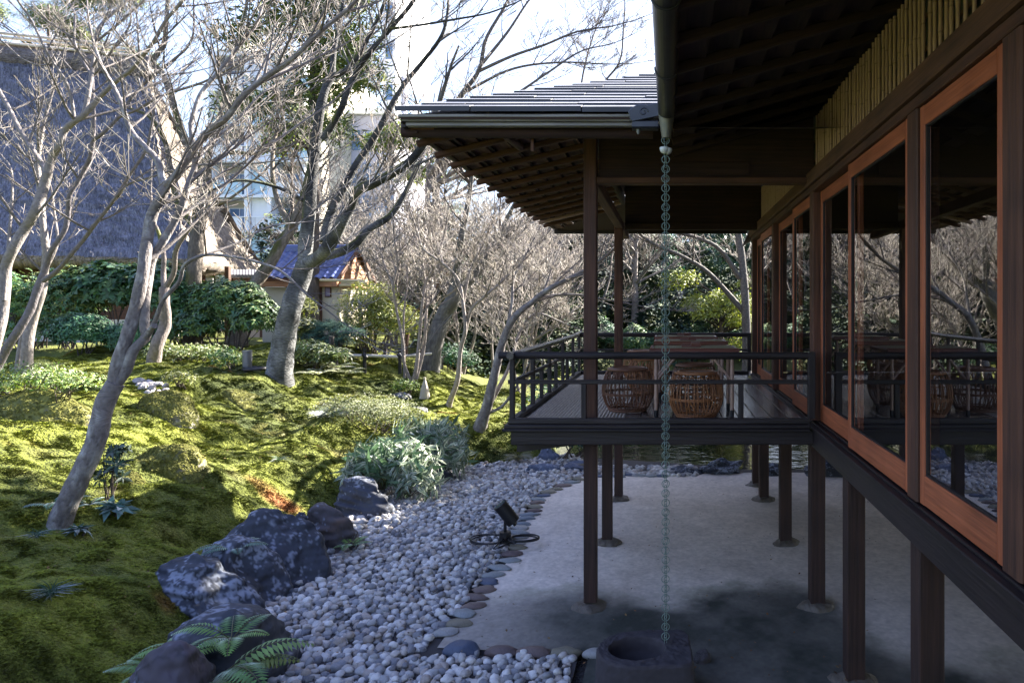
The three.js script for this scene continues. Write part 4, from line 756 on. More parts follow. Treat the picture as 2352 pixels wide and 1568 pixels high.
// sapling with drooping dark leaves
shrub('leafy_sapling', 'slim sapling with drooping dark glossy leaves beside the foreground maple', 'sapling', onG(240, 1150), [[.06, .46, 0, .10, .06, .1], [.12, .36, .02, .14, .06, .1], [.05, .26, 0, .15, .07, .12], [.14, .50, 0, .08, .05, .08]], { n: 40, leaf: .085, pal: [[.008, .03, .014], [.014, .05, .024], [.02, .06, .035]], whorl: 6, asp: .3, mat: M.gloss, stems: 2, sr: .006, big: 90 });
shrub('seedling', 'tiny rosette plant at the foot of the foreground maple', 'plant', onG(178, 1232), [[0, .05, 0, .04, .03, .04]], { n: 4, leaf: .11, pal: [[.02, .09, .05]], whorl: 7, asp: .25, stems: 1, out: .2, up: 1 });
shrub('broad_leaf_plant', 'pale blue green lobed plant right of the sapling', 'plant', onG(262, 1185), [[0, .07, 0, .09, .05, .06]], { n: 5, leaf: .15, pal: [[.06, .16, .14], [.09, .2, .17]], whorl: 4, asp: .35, stems: 2, up: .9 });
{ // bamboo grass with white leaf margins
  const c = (label, px, py, base, b, big) => shrub('bamboo_grass', label, 'bamboo grass', P(px, py, FOC * (E - base) / (py - VY)), b, { n: 430, leaf: .24, pal: [[.07, .14, .06], [.11, .19, .09], [.08, .15, .07]], edge: [.74, .76, .64], whorl: 3, asp: .18, out: .9, up: -.1, shell: .3, stems: 14, sr: .004, big });
  c('nearer clump of white edged bamboo grass hanging over the pale boulder', 905, 1128, .12, [[-.2, .36, -.1, .4, .32, .36], [.22, .34, -.05, .36, .3, .34], [.38, .14, .12, .32, .2, .25], [-.45, .2, .05, .26, .22, .25]], 130);
  c('farther clump of white edged bamboo grass beside the pebbles', 990, 1085, .12, [[-.3, .42, -.1, .36, .34, .36], [.12, .46, -.15, .36, .3, .36], [.34, .2, .05, .28, .26, .25], [-.1, .2, .1, .3, .22, .25]], 130);
}
// ferns
function fern(label, base, n, L, pal, group, spread = 1, ang) {
  const t = thing('fern', label, 'fern', base, group), m = M.veg;
  for (let k = 0; k < n; k++) {
    const a = ang ? R(ang[0], ang[1]) : k / n * 6.283 + R(-.3, .3), l = L * R(.7, 1.15), g = new G(), pts = [], dir = new THREE.Vector3(Math.cos(a), 0, Math.sin(a)), rise = R(.45, .8);
    for (let i = 0; i <= 9; i++) { const q = i / 9; pts.push(dir.clone().multiplyScalar(l * spread * q * .9).setY(l * (rise * q * 1.25 - rise * 1.05 * q * q))); }
    g.tube(pts, q => .0045 * (1 - q * .8), 4, 1, () => [.12, .11, .03]);
    const c0 = pick(pal), np = 19;
    for (let i = 3; i < np; i++) { const q = i / np, f = q * 9, j = Math.min(8, f | 0), p = pts[j].clone().lerp(pts[j + 1], f - j), tg = new THREE.Vector3().subVectors(pts[j + 1], pts[j]).normalize(), sd = new THREE.Vector3().crossVectors(tg, UP).normalize(), up = new THREE.Vector3().crossVectors(sd, tg), pl = l * .24 * Math.pow(Math.sin(Math.PI * Math.pow(q, .75)), .8);
      for (const s of [-1, 1]) g.leaf(p, sd.clone().multiplyScalar(s).addScaledVector(tg, .35).addScaledVector(up, -.12).normalize(), up, pl, l * .045, mul3(c0, R(.75, 1.25)), .12); }
    mesh('frond', g.geo(), m, t);
  }
  return t;
}
const FG = [[.14, .28, .05], [.20, .34, .07], [.10, .22, .05]], FB = [[.06, .15, .10], [.08, .18, .11]], FY = [[.14, .18, .02], [.2, .22, .04]];
fern('green fern arching over the front boulder at the bottom of the picture', P(440, 1500, 4.75), 7, .52, FG, null, .8);
fern('bright fern with long fronds pointing at the pebbles at the bottom', P(500, 1560, 4.55), 8, .56, [...FG, ...FY], null, 1, [-.6, 1.6]);
fern('small fern at the bottom left of the front boulder', P(370, 1550, 4.5), 7, .38, FG);
fern('young fern on the front boulder with short broad fronds', P(530, 1470, 4.7), 6, .36, FG);
fern('pale fern growing between the two largest boulders', P(540, 1262, 6.45), 7, .34, FB);
fern('bluish fern left of the foreground maple trunk', hit(128, 1165), 6, .28, FB); fern('small fern right of the foreground maple trunk', hit(205, 1160), 4, .26, FB);
fern('bright fern in front of the mossy trunk and hedge', hit(430, 822), 8, .8, FY); fern('fern with a pale sunlit frond by the cherry tree', hit(765, 850), 8, .62, [...FY, [.3, .3, .18]]); fern('low fern right of the cherry tree', hit(730, 862), 7, .5, FY);
fern('fern at the left of the bamboo barrier', hit(800, 860), 6, .5, FY); fern('green fern between the brown boulder and the pale boulder', P(805, 1255, 7.6), 5, .3, FG);
// grass tufts
function tuft(label, base, n, L, pal, w = .006) { const t = thing('grass_tuft', label, 'grass tuft', base), g = new G(); for (let k = 0; k < n; k++) { const a = R(0, 6.28), l = L * R(.6, 1.2), p = new THREE.Vector3(R(-.03, .03), 0, R(-.03, .03)), d = new THREE.Vector3(Math.cos(a) * .7, R(.4, 1.1), Math.sin(a) * .7).normalize(), c = pick(pal); g.leaf(p, d, UP, l, w, c, .5); } mesh('blades', g.geo(), M.veg, t).userData.kind = 'stuff'; }
tuft('dark green grass tuft on the shaded moss at the left', hit(112, 1372), 90, .17, [[.012, .06, .025], [.02, .08, .03]]); tuft('thin grass tuft left of the foreground maple base', hit(85, 1235), 50, .12, [[.03, .09, .05]]);
tuft('pale straw coloured grass tuft on the pebbles near the pond', V(-1.35, .02, 11.6), 160, .2, [[.30, .27, .15], [.2, .2, .08]]); tuft('dark grassy tuft left of the pale bush', hit(760, 960), 160, .3, [[.04, .07, .04], [.09, .12, .06]], .01);
tuft('straw coloured grass along the moss edge behind the bamboo grass', V(-2.6, .06, 12.0), 220, .25, [[.26, .24, .10], [.18, .18, .06]]); tuft('green grass tuft on the sunny slope near the russet moss', hit(640, 1060), 70, .14, [[.05, .11, .02]]);

// ------------------------------------------------------------------ bare trees
rnd = rngOf(51);
const TW = [[1.0, .96, .9], [.82, .78, .74], [1.08, 1.02, .92], [.95, .84, .79]];
function grow(gl, gt, p, dir, len, r, lev, cf) {
  const n = lev === 0 ? 5 : lev === 1 ? 4 : lev === 2 ? 3 : 2, pts = [p.clone()], d = dir.clone();
  for (let k = 0; k < n; k++) { d.x += R(-1, 1) * cf.wig; d.y += R(-.8, .8) * cf.wig + cf.up; d.z += R(-1, 1) * cf.wig; d.normalize(); pts.push(pts[k].clone().addScaledVector(d, len / n)); }
  const tw = lev >= cf.twig, g = tw ? gt : gl, c = tw ? mul3(pick(cf.tc || TW), R(.7, 1.05)) : null;
  g.tube(pts, t => Math.max(r * (1 - t * .72), cf.min), lev === 0 ? 5 : lev === 1 ? 4 : 3, 4, () => c || cf.lc || [.85, .8, .78]);
  if (lev >= cf.kids.length) return;
  const nk = Math.max(1, Math.round(cf.kids[lev] * R(.7, 1.3)));
  for (let k = 0; k < nk; k++) {
    const f = R(.18, 1) * n, j = Math.min(n - 1, f | 0), q = pts[j].clone().lerp(pts[j + 1], f - j), tg = new THREE.Vector3().subVectors(pts[j + 1], pts[j]).normalize(), s = rv(); s.addScaledVector(tg, -s.dot(tg)).normalize(); s.y = Math.abs(s.y) * (rnd() < .8 ? .7 : -.4);
    grow(gl, gt, q, tg.multiplyScalar(R(.55, 1)).addScaledVector(s, R(.55, .95)).normalize(), len * R(.3, .62), Math.max(r * .5 * (1 - .5 * f / n), cf.min), lev + 1, cf);
  }
}
function mossy(base, amt, side) { return (p, n) => { const a = cl((fbm3(p.x * 2.2, p.y * 1.1, p.z * 2.2, 3) + (side ? n.y * .5 - n.x * .25 : 0) + amt - .25) * 4); return mix3(base, [.55, .62, .06], a); }; }
function tree(name, label, cat, stems, o = {}) {
  if (!o.float && stems[0].p[0][0] > 0) { const hd = -hit(stems[0].p[0][0], stems[0].p[0][1]).z, kk = hd / stems[0].d[0]; if (kk > .8 && kk < 1.2) for (const s of stems) s.d = s.d.map(v => v * kk); }
  const P0 = stems[0], b0 = P(P0.p[0][0], P0.p[0][1], P0.d[0]), t = thing(name, label, cat, b0, o.group), bark = o.bark || M.maple, cfun = o.cf || (() => o.tint || [1, 1, 1]), gl = new G(), gt = new G();
  const cf = { wig: .10, up: .06, twig: 2, min: Math.max(.0028, .00031 * stems[0].d[0]), kids: [5, 3, 2], lc: o.lc, tc: o.tc, flat: .7, ...o.cfg };
  stems.forEach((s, si) => {
    const n0 = s.p.length, pts = s.p.map(([x, y], k) => P(x, y, lerp(s.d[0], s.d[1], k / (n0 - 1)) + (k && k < n0 - 1 ? R(-.04, .04) * s.d[0] * .1 : 0)));
    if (si === 0 && !o.float) { const f = pts[0].clone().add(new THREE.Vector3(pts[0].x - pts[1].x, 0, pts[0].z - pts[1].z).multiplyScalar(.08)); pts.unshift(f.setY(Math.min(f.y, H(f.x, -f.z)) - .25)); }
    const n = Math.max(8, n0 * 4), sp = spline(pts, n), k = s.d[0] / FOC / 2, fl = si === 0 && !o.float;
    const rad = q => Math.max(.004, lerp(s.w[0], s.w[1], Math.pow(q, .9)) * k * (fl ? 1 + .55 * Math.exp(-q * 14) : 1) * (1 + .04 * Math.sin(q * 37 + si * 3)));
    const g = new G(); g.tube(sp, rad, s.w[0] * s.d[0] > 120 ? 14 : 8, o.vs || 4, cfun, true); mesh(si === 0 ? 'trunk' : 'limb', g.geo(b0), bark, t);
    const kids = Math.round((s.k ?? 8) * (o.dens ?? .62));
    for (let i = 0; i < kids; i++) {
      const q = R(s.t0 ?? .3, 1), f = q * n, j = Math.min(n - 1, f | 0), at = sp[j].clone().lerp(sp[j + 1], f - j), tg = new THREE.Vector3().subVectors(sp[j + 1], sp[j]).normalize(), sd = rv(); sd.addScaledVector(tg, -sd.dot(tg)).normalize(); sd.y = Math.abs(sd.y) * (rnd() < .8 ? .8 : -.3);
      grow(gl, gt, at, tg.multiplyScalar(.6).addScaledVector(sd, .75).normalize(), (o.len || 1) * R(.6, 1.25), Math.min(rad(q) * .6, o.lr || .02), 0, cf);
    }
    if (!s.cut) grow(gl, gt, sp[n], new THREE.Vector3().subVectors(sp[n], sp[n - 1]).normalize(), (o.len || 1) * R(.8, 1.2), rad(1), 0, cf);
  });
  mesh('branches', gl.geo(b0), o.lbark || bark, t); mesh('twigs', gt.geo(b0), M.twigs ??= std({ vertexColors: true, color: col(.335, .32, .30), roughness: .85 }), t).userData.kind = 'stuff';
  return t;
}
const lichen = (p, n) => { const a = cl((fbm3(p.x * 9, p.y * 7, p.z * 9, 4) - .10) * 9), e = 1 - .35 * ss(.05, 0, Math.abs(N3(p.x * 2, p.y * 11, p.z * 2))); return mul3(mix3([.95, .9, .88], [1.75, 1.8, 1.75], a), e); };
// foreground young maple
tree('maple_tree', 'young grey barked maple leaning in the left foreground with a fork above the moss', 'maple tree', [
  { p: [[135, 1205], [175, 1110], [217, 1019], [241, 922], [264, 880]], d: [6, 6.1], w: [47, 39], k: 0, cut: 1 },
  { p: [[262, 885], [265, 852], [286, 787], [305, 727], [327, 627], [335, 563], [350, 488], [370, 453], [377, 426]], d: [6.1, 6.2], w: [30, 22], k: 5, t0: .6, cut: 1 },
  { p: [[377, 428], [370, 408], [360, 368], [335, 341], [327, 332], [300, 300], [275, 232], [260, 200], [232, 150], [215, 105]], d: [6.2, 6.6], w: [16, 7], k: 9 },
  { p: [[377, 428], [400, 409], [430, 363], [475, 305], [520, 270], [558, 220], [610, 177], [670, 135], [733, 75], [800, 20]], d: [6.2, 5.7], w: [19, 8], k: 14 },
  { p: [[266, 882], [287, 852], [307, 802], [335, 772], [331, 752], [332, 702], [342, 627], [350, 593], [375, 551], [400, 508], [420, 463], [435, 413], [447, 378], [442, 338], [437, 287]], d: [6.1, 6.4], w: [24, 11], k: 8, t0: .55, cut: 1 },
  { p: [[437, 287], [447, 250], [462, 212], [500, 167], [547, 107], [588, 55], [600, 20]], d: [6.4, 6.7], w: [11, 6], k: 9 },
  { p: [[447, 378], [480, 330], [540, 280], [600, 215], [640, 190]], d: [6.4, 7.0], w: [9, 5], k: 8 },
  { p: [[334, 774], [346, 757], [354, 748]], d: [6.1, 6.0], w: [15, 12], k: 0, cut: 1 },
  { p: [[340, 765], [355, 737], [375, 687], [410, 647], [420, 613], [440, 596], [467, 586], [512, 587], [588, 601], [645, 623], [700, 673]], d: [6.15, 5.7], w: [11, 4], k: 9, t0: .45 },
  { p: [[400, 508], [450, 470], [520, 420], [600, 350], [680, 290], [760, 235]], d: [6.3, 7.2], w: [8, 4], k: 9 },
  { p: [[470, 585], [540, 560], [620, 520], [700, 510]], d: [5.9, 6.6], w: [6, 4], k: 5 }], { cf: lichen, len: 1.0, vs: 5 });
// pale two stemmed maple, dark leaning maple, far left maple
tree('maple_tree', 'pale smooth barked maple with two stems standing behind the leafy shrub at the left', 'maple tree', [
  { p: [[60, 862], [62, 790], [70, 747], [95, 665], [100, 627], [105, 588], [100, 538], [95, 488], [88, 413], [85, 370], [95, 300]], d: [12.6, 12.9], w: [24, 9], k: 10, t0: .4 },
  { p: [[37, 855], [50, 772], [62, 735]], d: [12.6, 12.6], w: [12, 10], k: 0, cut: 1 },
  { p: [[100, 627], [130, 560], [125, 500], [118, 440]], d: [12.6, 13], w: [7, 4], k: 4 }], { tint: [1.3, 1.22, 1.12], len: 1.3 });
tree('maple_tree', 'dark slender maple leaning in from the left edge with forked upright branches', 'maple tree', [
  { p: [[-25, 875], [0, 827], [15, 797], [42, 757], [68, 712], [82, 672], [98, 630]], d: [10.4, 10.5], w: [20, 16], k: 0, cut: 1 },
  { p: [[98, 632], [105, 609], [118, 573], [147, 528], [155, 488], [159, 446], [175, 421], [195, 383], [207, 356], [214, 287], [212, 225], [210, 175]], d: [10.5, 10.2], w: [12, 7], k: 8, t0: .35, cut: 1 },
  { p: [[210, 176], [190, 140], [170, 97], [170, 62], [170, 30], [155, 0], [150, -30]], d: [10.2, 10.5], w: [6, 4], k: 6 }, { p: [[211, 174], [225, 160], [250, 125], [270, 95], [297, 57], [297, 0], [300, -30]], d: [10.2, 9.8], w: [6, 3], k: 6 },
  { p: [[212, 322], [235, 305], [270, 270], [300, 225], [332, 190], [360, 167], [400, 135], [430, 107], [442, 82], [444, 0]], d: [10.2, 9.9], w: [9, 4], k: 10 },
  { p: [[272, 268], [312, 252], [355, 227], [400, 210], [462, 190], [500, 172], [560, 140], [640, 120]], d: [10.1, 9.3], w: [7, 4], k: 9 },
  { p: [[98, 645], [130, 621], [162, 583], [190, 551], [212, 521], [250, 473], [275, 436], [300, 396], [335, 343], [345, 300]], d: [10.4, 9.8], w: [11, 6], k: 8 },
  { p: [[250, 473], [290, 425], [340, 408], [400, 390], [470, 378], [590, 375]], d: [10, 9.2], w: [6, 3], k: 7 }], { tint: [.8, .76, .82], len: 1.1 });
tree('maple_tree', 'stout pale maple rising from beyond the left edge with a knot at its first fork', 'maple tree', [
  { p: [[-30, 870], [-5, 760], [5, 715], [10, 660], [12, 613], [30, 569], [55, 526], [80, 484], [100, 426], [108, 396]], d: [9, 9.1], w: [24, 20], k: 3, t0: .7, cut: 1 },
  { p: [[106, 400], [100, 385], [67, 335], [42, 295], [20, 250], [0, 215], [-20, 180]], d: [9.1, 9.6], w: [12, 8], k: 7 },
  { p: [[108, 398], [117, 362], [135, 332], [147, 300], [172, 277], [190, 265], [225, 225]], d: [9.1, 9], w: [17, 12], k: 4, cut: 1 },
  { p: [[190, 267], [200, 225], [210, 162], [217, 107], [225, 65], [257, 32], [287, 5], [310, -30]], d: [9, 9.5], w: [11, 5], k: 9 },
  { p: [[220, 95], [262, 62], [295, 32], [330, 0], [350, -30]], d: [9.3, 9.3], w: [6, 4], k: 6 },
  { p: [[224, 226], [267, 185], [300, 160], [325, 130], [352, 95], [380, 47], [420, 0], [440, -30]], d: [9, 8.3], w: [11, 6], k: 10 },
  { p: [[170, 275], [160, 215], [147, 182], [120, 142], [100, 107], [80, 65], [62, 32], [40, 2], [30, -30]], d: [9, 8.6], w: [7, 4], k: 9 },
  { p: [[120, 142], [90, 150], [50, 135], [10, 100], [-20, 80]], d: [8.9, 8.5], w: [4, 3], k: 5 },
  { p: [[8, 690], [18, 560], [27, 426], [22, 383], [5, 361]], d: [9, 9.6], w: [8, 4], k: 7 }], { len: 1.05, tint: [1.1, 1.04, 1] });
// mossy trunks behind
tree('maple_tree', 'crooked bare trunk with a dark rotten base standing between the hedge shrubs', 'tree', [
  { p: [[352, 830], [360, 790], [378, 747], [376, 690], [376, 660]], d: [13.6, 13.6], w: [30, 20], k: 0, cut: 1 },
  { p: [[376, 664], [374, 626], [375, 588], [365, 540], [350, 500], [345, 440]], d: [13.6, 14], w: [12, 5], k: 8, t0: .5 }, { p: [[378, 662], [398, 626], [403, 576], [430, 530], [470, 480], [520, 460], [600, 400]], d: [13.6, 13], w: [12, 4], k: 12, t0: .4 }], { cf: mossy([.95, .85, .8], .12, 1), len: 1.2, dens: .4 });
tree('mossy_tree', 'tall dark mossy tree in front of the sunlit end of the thatched roof', 'tree', [
  { p: [[440, 800], [442, 663], [450, 563], [455, 513], [467, 438], [470, 370]], d: [17.4, 17.4], w: [34, 28], k: 0, cut: 1 },
  { p: [[468, 385], [490, 371], [525, 351], [575, 353], [620, 345]], d: [17.4, 16.5], w: [14, 6], k: 9 }, { p: [[468, 380], [440, 345], [420, 312], [400, 250], [375, 175], [350, 140], [375, 105], [380, 57], [384, 0], [385, -40]], d: [17.4, 18], w: [20, 7], k: 14 },
  { p: [[445, 520], [410, 470], [392, 400], [380, 330], [345, 270], [300, 250]], d: [17.4, 18.3], w: [16, 6], k: 10, t0: .5 }, { p: [[470, 375], [495, 300], [520, 200], [535, 120], [560, 40], [570, -30]], d: [17.4, 18.4], w: [12, 6], k: 12 }], { bark: M.darkBark, cf: mossy([1, .95, .85], .25, 1), len: 1.3, lr: .03, vs: 2, dens: .38, cfg: { kids: [4, 3, 2] } });
// the cherry
tree('cherry_tree', 'thick cherry tree with banded silvery bark on the mossy mound in the middle', 'cherry tree', [
  { p: [[640, 862], [653, 774], [670, 699], [690, 640], [700, 606]], d: [12, 12.1], w: [56, 40], k: 0, cut: 1 },
  { p: [[699, 612], [702, 549], [708, 501], [713, 439], [720, 364], [735, 250], [748, 200], [763, 170]], d: [12.1, 12.3], w: [33, 17], k: 5, t0: .5, cut: 1 },
  { p: [[763, 172], [765, 130], [773, 75], [785, 25], [790, -40]], d: [12.3, 12.6], w: [13, 8], k: 8 }, { p: [[763, 172], [783, 168], [820, 132], [845, 87], [870, 37], [888, -10]], d: [12.3, 12], w: [13, 7], k: 8 },
  { p: [[702, 606], [728, 594], [745, 576], [770, 538], [785, 508], [803, 473], [820, 438], [858, 421], [895, 401], [933, 376], [968, 338], [985, 300]], d: [12.1, 11], w: [32, 14], k: 10, t0: .5 },
  { p: [[826, 437], [832, 424], [835, 418]], d: [11.6, 11.55], w: [24, 22], k: 0, cut: 1 },
  { p: [[735, 590], [788, 576], [820, 556], [845, 528], [895, 496], [920, 461], [945, 413], [968, 363], [980, 325]], d: [12.1, 12.9], w: [22, 8], k: 10, t0: .4 },
  { p: [[745, 556], [753, 506], [770, 463], [795, 421], [815, 383], [845, 338], [878, 282], [908, 225], [933, 187], [970, 142], [1015, 80], [1028, 25], [1030, -20]], d: [12.2, 13], w: [22, 6], k: 12, t0: .4 },
  { p: [[742, 320], [785, 245], [798, 207], [820, 162], [845, 125], [895, 67], [945, 8], [960, -20]], d: [12.2, 11.6], w: [16, 8], k: 9 },
  { p: [[896, 66], [960, 58], [1040, 45], [1120, 30], [1180, 8]], d: [11.7, 11], w: [7, 3], k: 8 },
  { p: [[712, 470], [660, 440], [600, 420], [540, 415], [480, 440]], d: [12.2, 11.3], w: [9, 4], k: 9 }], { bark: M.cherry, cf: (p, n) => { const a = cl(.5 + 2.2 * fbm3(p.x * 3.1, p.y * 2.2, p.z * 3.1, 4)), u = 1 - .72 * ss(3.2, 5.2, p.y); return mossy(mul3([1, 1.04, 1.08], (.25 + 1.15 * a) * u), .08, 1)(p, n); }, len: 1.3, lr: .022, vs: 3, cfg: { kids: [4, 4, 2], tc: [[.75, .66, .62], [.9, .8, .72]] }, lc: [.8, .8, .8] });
tree('leaning_tree', 'leaning old tree with pale bark behind the cherry, rising from the end of the hedge', 'tree', [
  { p: [[545, 770], [565, 683], [595, 638], [625, 596], [645, 558], [670, 521], [690, 476], [705, 420], [720, 350]], d: [17.6, 18.4], w: [36, 15], k: 8, t0: .6 }, { p: [[670, 521], [640, 470], [625, 400], [630, 320], [650, 260]], d: [18, 19], w: [14, 6], k: 12 }], { bark: M.darkBark, cf: mossy([1.7, 1.6, 1.4], .18, 1), len: 1.3, lr: .03, vs: 2.5, dens: .5 });
tree('leaning_tree', 'dark thick leaning trunk on the mossy mound beyond the stepping stones', 'tree', [
  { p: [[985, 850], [1000, 774], [1018, 724], [1040, 687], [1050, 650]], d: [16.5, 16.6], w: [46, 32], k: 0, cut: 1 },
  { p: [[1048, 665], [1070, 650], [1110, 610], [1145, 554], [1173, 523], [1215, 502]], d: [16.6, 17.4], w: [24, 14], k: 12, t0: .4 }, { p: [[1046, 660], [1050, 610], [1057, 558], [1070, 490], [1080, 430], [1085, 370]], d: [16.6, 16], w: [20, 8], k: 10, t0: .4 },
  { p: [[1100, 620], [1130, 570], [1165, 500], [1180, 470]], d: [16.8, 16.5], w: [14, 8], k: 7 }], { bark: M.darkBark, cf: mossy([1, 1.1, 1.15], -.05, 1), len: 1.7, lr: .03, vs: 2 });
// slim multi stem maples in the middle
tree('maple_tree', 'clump of thin pale stems fanning up from one spot on the moss mound', 'maple tree', [
  { p: [[948, 880], [955, 849], [963, 774], [968, 711], [978, 649], [998, 611], [1020, 540]], d: [14.6, 14.5], w: [10, 4], k: 9, t0: .4 }, { p: [[955, 870], [973, 799], [978, 724], [980, 674], [970, 600], [975, 540]], d: [14.6, 14.9], w: [9, 4], k: 9, t0: .4 },
  { p: [[945, 880], [928, 836], [923, 774], [910, 711], [903, 649], [913, 611], [905, 540]], d: [14.6, 14.2], w: [8, 4], k: 9, t0: .4 }, { p: [[929, 868], [927, 724], [935, 640], [930, 560]], d: [14.6, 15], w: [6, 3], k: 8, t0: .4 },
  { p: [[965, 800], [988, 729], [1013, 689], [1033, 674], [1060, 650]], d: [14.6, 14], w: [5, 3], k: 8 }, { p: [[905, 660], [880, 600], [870, 540]], d: [14.4, 14.8], w: [5, 3], k: 7 }], { len: 1.15, tint: [1.25, 1.15, 1.1], cfg: { kids: [5, 3, 3] } });
tree('maple_tree', 'slender tree with reddish peeling bark among the thin stems', 'tree', [{ p: [[928, 812], [938, 749], [950, 719], [978, 699], [1000, 660], [1040, 610]], d: [17, 17], w: [14, 5], k: 10, t0: .5 }], { tint: [.8, .5, .4], len: 1.4 });
tree('maple_tree', 'slim pale maple with a kinked stem between the mound and the deck', 'maple tree', [
  { p: [[1030, 932], [1050, 874], [1058, 799], [1068, 761], [1063, 699], [1058, 661], [1048, 636], [1010, 600], [970, 570], [960, 540]], d: [13.4, 13.2], w: [13, 4], k: 10, t0: .5 }, { p: [[1068, 765], [1083, 711], [1113, 681], [1160, 640], [1200, 600]], d: [13.4, 13], w: [8, 4], k: 10, t0: .3 }, { p: [[1064, 700], [1080, 620], [1110, 560], [1130, 500]], d: [13.4, 13.6], w: [6, 3], k: 9 }], { len: 1.1, tint: [1.25, 1.17, 1.1], cfg: { kids: [5, 3, 3] } });
tree('maple_tree', 'pale spotted maple leaning out toward the deck with long level branches', 'maple tree', [
  { p: [[1103, 980], [1118, 934], [1138, 849], [1158, 774], [1187, 722], [1222, 694], [1257, 666], [1344, 621], [1390, 590]], d: [12.6, 12.3], w: [27, 7], k: 12, t0: .5 }, { p: [[1222, 694], [1260, 680], [1327, 677], [1400, 690]], d: [12.5, 12.8], w: [9, 4], k: 8 },
  { p: [[1108, 960], [1140, 900], [1170, 840], [1195, 760], [1230, 720], [1290, 740]], d: [12.7, 13.4], w: [12, 4], k: 9, t0: .4 }, { p: [[1115, 950], [1150, 935], [1175, 905], [1190, 880]], d: [12.6, 12.4], w: [8, 5], k: 2 }, { p: [[1160, 770], [1175, 700], [1180, 640], [1210, 580]], d: [12.6, 13], w: [9, 4], k: 9 }], { len: 1.15, cf: lichen, tint: [1.2, 1.15, 1.1], cfg: { kids: [5, 4, 3], up: .05 } });
// tree showing above the deck roof
tree('bare_tree', 'bare dark branched tree fanning up into the white sky above the deck roof', 'tree', [
  { p: [[1020, 560], [1000, 420], [1045, 242], [1100, 161], [1115, 92], [1163, 7], [1180, -40]], d: [21, 21], w: [20, 5], k: 7, t0: .5 }, { p: [[1100, 163], [1177, 128], [1250, 103], [1324, 73], [1405, 60]], d: [21, 20], w: [8, 3], k: 8 }, { p: [[1104, 150], [1166, 73], [1207, 11], [1230, -20]], d: [21, 21.5], w: [8, 4], k: 7 },
  { p: [[1070, 210], [1177, 158], [1287, 143], [1390, 147]], d: [21, 20.5], w: [7, 3], k: 8 }, { p: [[1050, 235], [1159, 227], [1250, 172], [1335, 117], [1394, 103]], d: [21, 22], w: [8, 3], k: 8 }], { bark: M.darkBark, len: 1.5, lr: .018, cfg: { kids: [5, 4, 3], tc: [[.4, .38, .42]], min: .006 }, lc: [1, 1, 1.1], float: 1 });
tree('bare_tree', 'thin bare tree standing behind the right part of the deck roof', 'tree', [{ p: [[1350, 520], [1375, 300], [1386, 194], [1423, 143], [1432, 62], [1435, 20]], d: [24, 24], w: [9, 3], k: 9, t0: .5 }, { p: [[1300, 420], [1330, 230], [1345, 140], [1370, 60]], d: [24, 25], w: [8, 3], k: 9, t0: .4 }], { bark: M.darkBark, len: 1.6, cfg: { kids: [5, 4, 3], tc: [[.5, .48, .5]], min: .006 }, float: 1 });
// big level limbs seen through the deck, right
tree('bare_tree', 'bare tree across the pond with long dark limbs in front of the evergreen', 'tree', [
  { p: [[1715, 800], [1712, 690], [1705, 600], [1690, 500], [1680, 420]], d: [23, 23], w: [24, 14], k: 4, t0: .5 }, { p: [[1712, 720], [1660, 660], [1620, 620], [1560, 585], [1500, 560], [1450, 520]], d: [23, 21.5], w: [14, 5], k: 11 }, { p: [[1700, 640], [1650, 570], [1600, 545], [1540, 530], [1480, 500]], d: [23, 22], w: [12, 5], k: 9 }], { bark: M.darkBark, len: 1.8, lr: .03, cfg: { kids: [6, 4, 3], min: .006 } });
